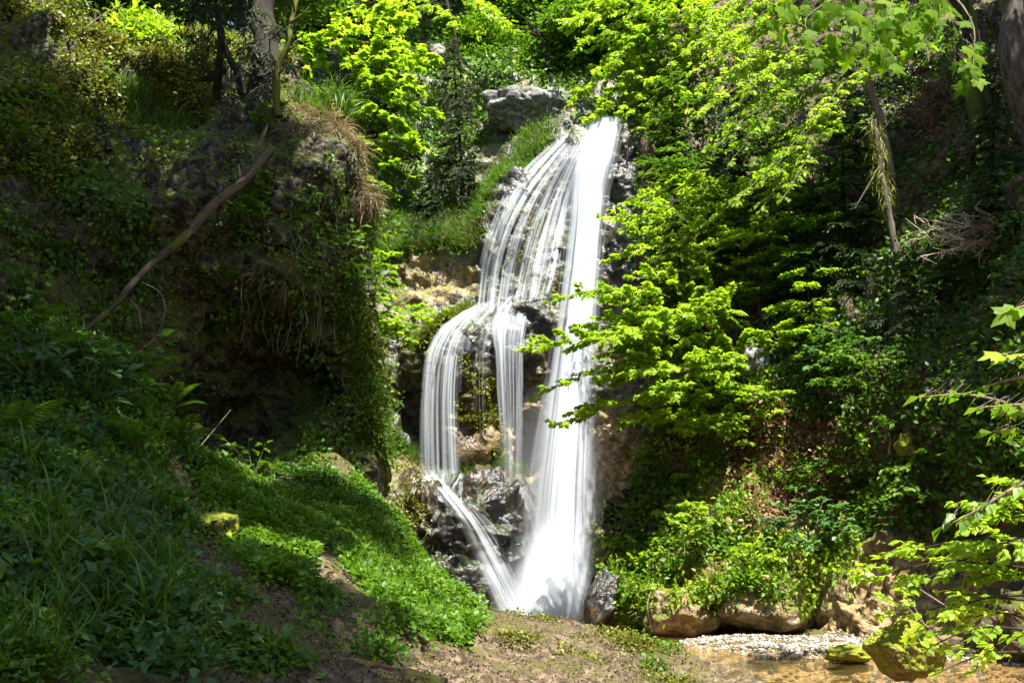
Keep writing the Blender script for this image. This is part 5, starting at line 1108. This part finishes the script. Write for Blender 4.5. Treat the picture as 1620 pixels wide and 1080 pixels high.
RU = [(1020,640),(1015,200),(1100,100),(1400,60),(1660,40),(1660,820),(1420,860),(1390,720),(1200,620)]
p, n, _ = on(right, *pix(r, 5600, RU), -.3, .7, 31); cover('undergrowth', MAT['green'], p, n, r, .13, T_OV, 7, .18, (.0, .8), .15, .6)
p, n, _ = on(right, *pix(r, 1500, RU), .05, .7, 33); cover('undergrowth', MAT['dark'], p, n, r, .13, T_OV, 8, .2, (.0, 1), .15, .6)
p, n, _ = on(right, *pix(r, 900, [(1440,90),(1620,120),(1660,260),(1480,260),(1420,180)]), -.1, 1.0, 11); cover('dead_leaves', MAT['red'], p, n, r, .10, T_OV, 6, .14, (.1, .9), .05, .6, .7)
# back slopes
BS = [(560,330),(700,330),(750,330),(790,270),(850,215),(880,205),(860,235),(800,290),(765,350),(750,400),(640,400),(580,420)]
p, n, _ = on(back, *pix(r, 2600, BS)); blades('grass', MAT['grass'], p, n, r, .42, 8, .10, (.4, 1), .2); cover('undergrowth', MAT['green'], p[::2], n[::2], r, .13, T_OV, 6, .16, (.5, 1), .12, .7)
p, n, _ = on(back, *pix(r, 500, BS), .1, .9, 3); blades('dry_grass', MAT['dry'], p, n, r, .45, 8, .10, (.2, 1), .4)
BU = [(480,-40),(900,-40),(1010,60),(1010,180),(940,180),(870,140),(770,210),(700,330),(560,420),(480,420)]
p, n, _ = on(back, *pix(r, 4200, BU), -.3, .35, 3); cover('undergrowth', MAT['green'], p, n, r, .20, T_OV, 7, .28, (.2, 1), .22, .6)
p, n, _ = on(back, *pix(r, 1600, BU), .0, .4, 9); cover('undergrowth', MAT['dark'], p, n, r, .2, T_OV, 8, .3, (.2, 1), .22, .6)
p, n, _ = on(back, *pix(r, 500, [(670,520),(745,480),(740,490),(690,515),(660,545),(640,540)])); cover('moss', MAT['moss'], p, n, r, .10, T_DI, 10, .12, (.3, 1), .05, .4); blades('grass', MAT['grass'], p, n, r, .25, 6, .06, (.4, 1), .2)
p, n, _ = on(back, *pix(r, 700, [(690,740),(760,735),(830,755),(820,765),(760,762),(690,752)])); blades('grass', MAT['grass'], p, n, r, .22, 8, .06, (.2, .9)); 
p, n, _ = on(back, *pix(r, 260, [(610,700),(660,712),(656,735),(620,725)])); blades('grass', MAT['grass'], p, n, r, .25, 9, .06, (.2, .9))
p, n, _ = on(back, *pix(r, 900, [(730,560),(770,600),(800,680),(850,720),(840,745),(780,720),(735,640)]), .0, 1.2, 4); cover('moss', MAT['moss'], p, n, r, .10, T_DI, 9, .12, (.2, 1), .05, .4)
p, n, _ = on(back, *pix(r, 500, [(800,330),(840,330),(890,330),(880,480),(840,460),(800,420)]), .1, 1.2, 4); cover('moss', MAT['moss'], p, n, r, .08, T_DI, 9, .12, (.1, .7), .04, .3)
p, n, _ = on(back, *pix(r, 500, [(940,760),(1010,755),(1000,800),(960,900),(930,930)]), -.1, 1, 4); cover('moss', MAT['moss'], p, n, r, .07, T_DI, 9, .12, (.2, .9), .03, .4)
p, n, _ = on(back, *pix(r, 900, [(570,560),(640,740),(690,850),(700,930),(640,860),(580,740)]), -.1, 1, 4); cover('moss', MAT['moss'], p, n, r, .08, T_DI, 9, .12, (.2, .9), .03, .4)
# gravel bar
r = R(131)
ST = []
_g = (1 + 5 ** .5) / 2
_iv = unit(np.array([(-1,_g,0),(1,_g,0),(-1,-_g,0),(1,-_g,0),(0,-1,_g),(0,1,_g),(0,-1,-_g),(0,1,-_g),(_g,0,-1),(_g,0,1),(-_g,0,-1),(-_g,0,1)], float))
_if = [(0,11,5),(0,5,1),(0,1,7),(0,7,10),(0,10,11),(1,5,9),(5,11,4),(11,10,2),(10,7,6),(7,1,8),(3,9,4),(3,4,2),(3,2,6),(3,6,8),(3,8,9),(4,9,5),(2,4,11),(6,2,10),(8,6,7),(9,8,1)]
for k in range(6): ST.append((_iv * np.array([1, .75, .5]) * (1 + .16 * r.normal(size=(12, 1))), _if))
MAT['gravel'] = leaf_material('pebble', [(0, (.10, .075, .045)), (.45, (.26, .22, .165)), (.8, (.42, .38, .33)), (1, (.60, .58, .54))], 0.0, .75, .3)
def scatter_stones(name, x, y, s0, s1, zmin=-.03):
    p, n = ground.sample(x, y); ok = p[:, 2] > zmin; p, n = p[ok], n[ok]; M = MB(); k = r.integers(0, 6, len(p))
    for q in range(6):
        P = p[k == q]; X, D, Z = frames(r.normal(size=P.shape), UP, r, .3)
        F = np.array(ST[q][1]); V = ST[q][0]
        M.inst(V, [tuple(f) for f in F], P + UP * .01, X, D, Z, s0 + (s1 - s0) * r.random(len(P)) ** 3, r.uniform(0, 1, len(P)))
    return M
M = scatter_stones('gravel', r.uniform(3.0, 8.6, 10000), r.uniform(13.0, 20, 10000), .016, .05, -.03); tag(M.build('gravel', MAT['gravel']), kind='stuff')
M = scatter_stones('gravel', r.uniform(2.4, 7.4, 1500), r.uniform(11, 17, 1500), .03, .09, -.6); tag(M.build('streambed_stones', MAT['soil']), kind='stuff')
data = [mesh_np('stone', V, [np.array(F)], MAT['gravel'], np.full(len(V), t_)) for (V, F), t_ in zip(ST, (.5, .7, .9, .6, .8, 1.0))]
c = 0
while c < 70:
    x, y = r.uniform(3.2, 8.4), r.uniform(13.6, 19.4); p, n = ground.sample(np.array([x]), np.array([y])); u, v = to_px(p[0])
    if p[0, 2] < -.03 or not (1070 < u < 1620 and v > 1005): continue
    o = link('stone', data[c % 6]); s = r.uniform(.05, .10); o.scale = (s, s, s * .8); o.rotation_euler = (r.normal(0, .2), r.normal(0, .2), r.uniform(0, 6.28)); o.location = [float(q) for q in p[0] + UP * s * .15]
    tag(o, 'pale rounded stone lying on the gravel bar by the stream', 'stone', 'pale stones on the gravel bar'); c += 1

# ------------------------------------------------------------------ single plants: grass tufts, ferns, leafy herbs
def tuft_mesh(name, n, ln, mat, seed, hang, w=1.0):
    q = R(seed); M = MB(); d = unit(q.normal(0, .55, (n, 3)) + UP * (1 - 2.0 * hang) + np.array([0, -.4, 0])); z = unit(np.cross(d, unit(q.normal(size=(n, 3))))) ; X = np.cross(d, z)
    up_ = np.where((z[:, 2:3] * 1) < 0, -1, 1); z = z * up_; L = ln * q.uniform(.5, 1.2, n)
    M.inst(T_BL[0], T_BL[1], q.normal(0, .05, (n, 3)), X, d, z, np.stack([L * w, L, L], -1), q.uniform(0, 1, n))
    return mesh_np(name, np.concatenate(M.V), [np.concatenate(M.F3)], mat, np.concatenate(M.T))
def copies(name, label, cat, group, meshes, spots, seed, s0=.8, s1=1.3):
    q = R(seed)
    for k, p in enumerate(spots):
        o = link(name, meshes[k % len(meshes)]); o.location = [float(v) for v in p]; s = q.uniform(s0, s1); o.scale = (s, s, s); o.rotation_euler = (0, 0, q.normal(0, .5)); tag(o, label, cat, group)
q = R(141)
DRY = [tuft_mesh('dry_grass_tuft', 110, .38, MAT['dry'], k, .80, .75) for k in range(3)]
sp = []
for poly, k in (([(450,190),(480,168),(530,170),(550,200),(545,240),(500,235),(460,240)], 34), ([(530,230),(552,235),(556,290),(538,280)], 9), ([(545,285),(572,300),(580,360),(552,340)], 9)):
    px, py = pix(q, k, poly); sp += list(left.sample(px, py)[0] + left.sample(px, py)[1] * .08)
copies('dry_grass_tuft', 'tuft of straw coloured grass hanging over the edge of the cliff corner', 'grass tuft', 'dry grass tufts on the cliff corner', DRY, sp, 1)
px, py = pix(q, 9, [(380,400),(460,420),(470,480),(400,470)]); copies('dry_grass_tuft', 'thin straw tuft hanging on the dark middle of the left cliff', 'grass tuft', 'straw tufts on the dark cliff', DRY, left.sample(px, py)[0] + left.sample(px, py)[1] * .05, 2, .5, .8)
GRN = [tuft_mesh('grass_tuft', 60, .5, MAT['grass'], 10 + k, .0, 1.2) for k in range(3)]
px, py = pix(q, 16, [(455,178),(480,160),(540,160),(548,178)]); copies('grass_tuft', 'fresh green grass tuft on top of the cliff corner', 'grass tuft', 'green tufts on the cliff corner', GRN, left.sample(px, py)[0], 3)
px, py = pix(q, 30, [(30,700),(280,720),(300,900),(260,1040),(20,1060)]); copies('sedge_tuft', 'dark green sedge tuft with arching blades on the shaded near bank', 'grass tuft', 'sedge tufts on the near bank', [tuft_mesh('sedge_tuft', 40, .38, MAT['grass'], 20 + k, .0, 1.5) for k in range(3)], ground.ray(px, py)[0], 4, .6, 1.1)
# ferns with each frond a part
def frond(seed, ln):
    q = R(seed); M = MB(); m = 16; t_ = np.linspace(.12, 1, m); y = t_ * ln; z = .35 * ln * np.sin(t_ * 2.2) ** 1; c = np.stack([0 * y, y, z], -1)
    M.tube(c, np.linspace(.006, .002, m), 3, .3, cap=False)
    for sg in (1, -1):
        L = ln * .26 * np.sin(np.pi * np.clip(t_ * .88 + .1, 0, 1)) ** .8; d = unit(np.stack([np.full(m, sg * 1.0), np.full(m, .35), np.full(m, -.12)], -1)); X, D, Z = frames(d, UP, q, .1)
        M.inst(np.array([(0,0,0),(-.16,.3,0),(.16,.3,0),(-.12,.65,0),(.12,.65,0),(0,1,-.05)], float), [(0,2,1),(1,2,4),(1,4,3),(3,4,5)], c, X, D, Z, L, q.uniform(.3, .8, m))
    return mesh_np('frond', np.concatenate(M.V), [np.concatenate(f) for f in (M.F3, M.F4) if f], MAT['green'], np.concatenate(M.T))
FR = [frond(k, .62) for k in range(3)]
def fern(label, p, s, n, seed, back_=0.0):
    q = R(seed); root = thing('fern', label, 'fern', p)
    for k in range(n):
        o = link('frond', FR[k % 3], root); o.rotation_euler = (q.uniform(-.1, .6), 0, -math.pi + (k / n - .5) * 4.8 + q.normal(0, .2)); sc_ = s * q.uniform(.7, 1.15); o.scale = (sc_, sc_, sc_)
for k, (lab, px, py, s) in enumerate([('fern with fanned fronds at the top left of the near bank', 30, 560, 1.0), ('fern in front of the dark hollow', 195, 630, 1.0), ('fern arching over the black stump', 265, 660, .9), ('fern at the foot of the round topped stump', 285, 725, .8), ('fern low on the left edge of the near bank', 15, 720, .9), ('fern half sunk in the leafy bank below the bent twigs', 130, 600, .9), ('small fern near the middle of the near bank', 200, 735, .7)]):
    fern(lab, ground.ray(px, py)[0][0] + UP * .1, s, 9, 200 + k)
for k, (lab, px, py, s) in enumerate([('hanging fern in the middle of the dark cliff', 335, 535, .5), ('hanging fern right of the slanting log', 360, 440, .55), ('small hanging fern over the black hollow', 365, 520, .4), ('tiny fern deep in the black hollow', 325, 645, .4), ('fern on the cliff below the mossy ledge left', 80, 385, .6), ('tiny fern at the lower right foot of the left cliff', 565, 695, .5)]):
    p, n_ = left.sample(px, py); fern(lab, p + n_ * .08, s, 7, 220 + k)
# broad leaved herbs
def herb(label, p, s, n, seed, mat='green', name='herb', tmpl=T_OV, ls=.14):
    q = R(seed); L_, W_ = MB(), MB(); p = np.asarray(p)
    for k in range(n):
        e = p + np.array([q.normal(0, .35), q.normal(-.1, .25), q.uniform(.2, .7)]) * s; spray(L_, W_, p, e, .18 * s, ls * s, 11, q, .08, .2, .4, tmpl, (.3, .9), .006, twigs=False)
    root = thing(name, label, 'plant', p); W_.build('stem', MAT['twig'], root, p); L_.build('leaves', MAT[mat], root, p)
for k, (lab, px, py, s) in enumerate([('bluish leafy herb in front of the hollow, largest on the near bank', 150, 650, 1.3), ('leafy herb on the near bank under the bent twigs', 190, 610, 1.0), ('leafy herb at the left end of the near bank', 60, 620, 1.2), ('broad leaved herb low in the left corner', 70, 960, .9), ('leafy herb at the right rim of the near bank', 270, 830, .8), ('leafy herb on the ridge right of the hollow', 400, 760, .9)]):
    herb(lab, ground.ray(px, py)[0][0], s, 9, 240 + k, 'cool' if k < 3 else 'green')
for k, (lab, px, py, s) in enumerate([('leafy sprig on the ledge beside the slim trunk', 235, 195, .9), ('leafy sprig hanging below the ledge corner', 420, 215, .9), ('leafy tuft right of the slanting log on the cliff', 400, 365, 1.1), ('leafy tuft near the cliff corner halfway down', 545, 410, 1.0), ('leafy tuft on the cliff under the log top', 390, 330, .9), ('pale sprig in the dark upper left', 60, 190, 1.2), ('sprig in the dark at the left edge under the ledge', 15, 240, 1.0), ('leafy tuft low at the cliff corner', 560, 470, .9)]):
    p, n_ = left.sample(px, py); herb(lab, p + n_ * .05, s, 8, 260 + k, 'green')
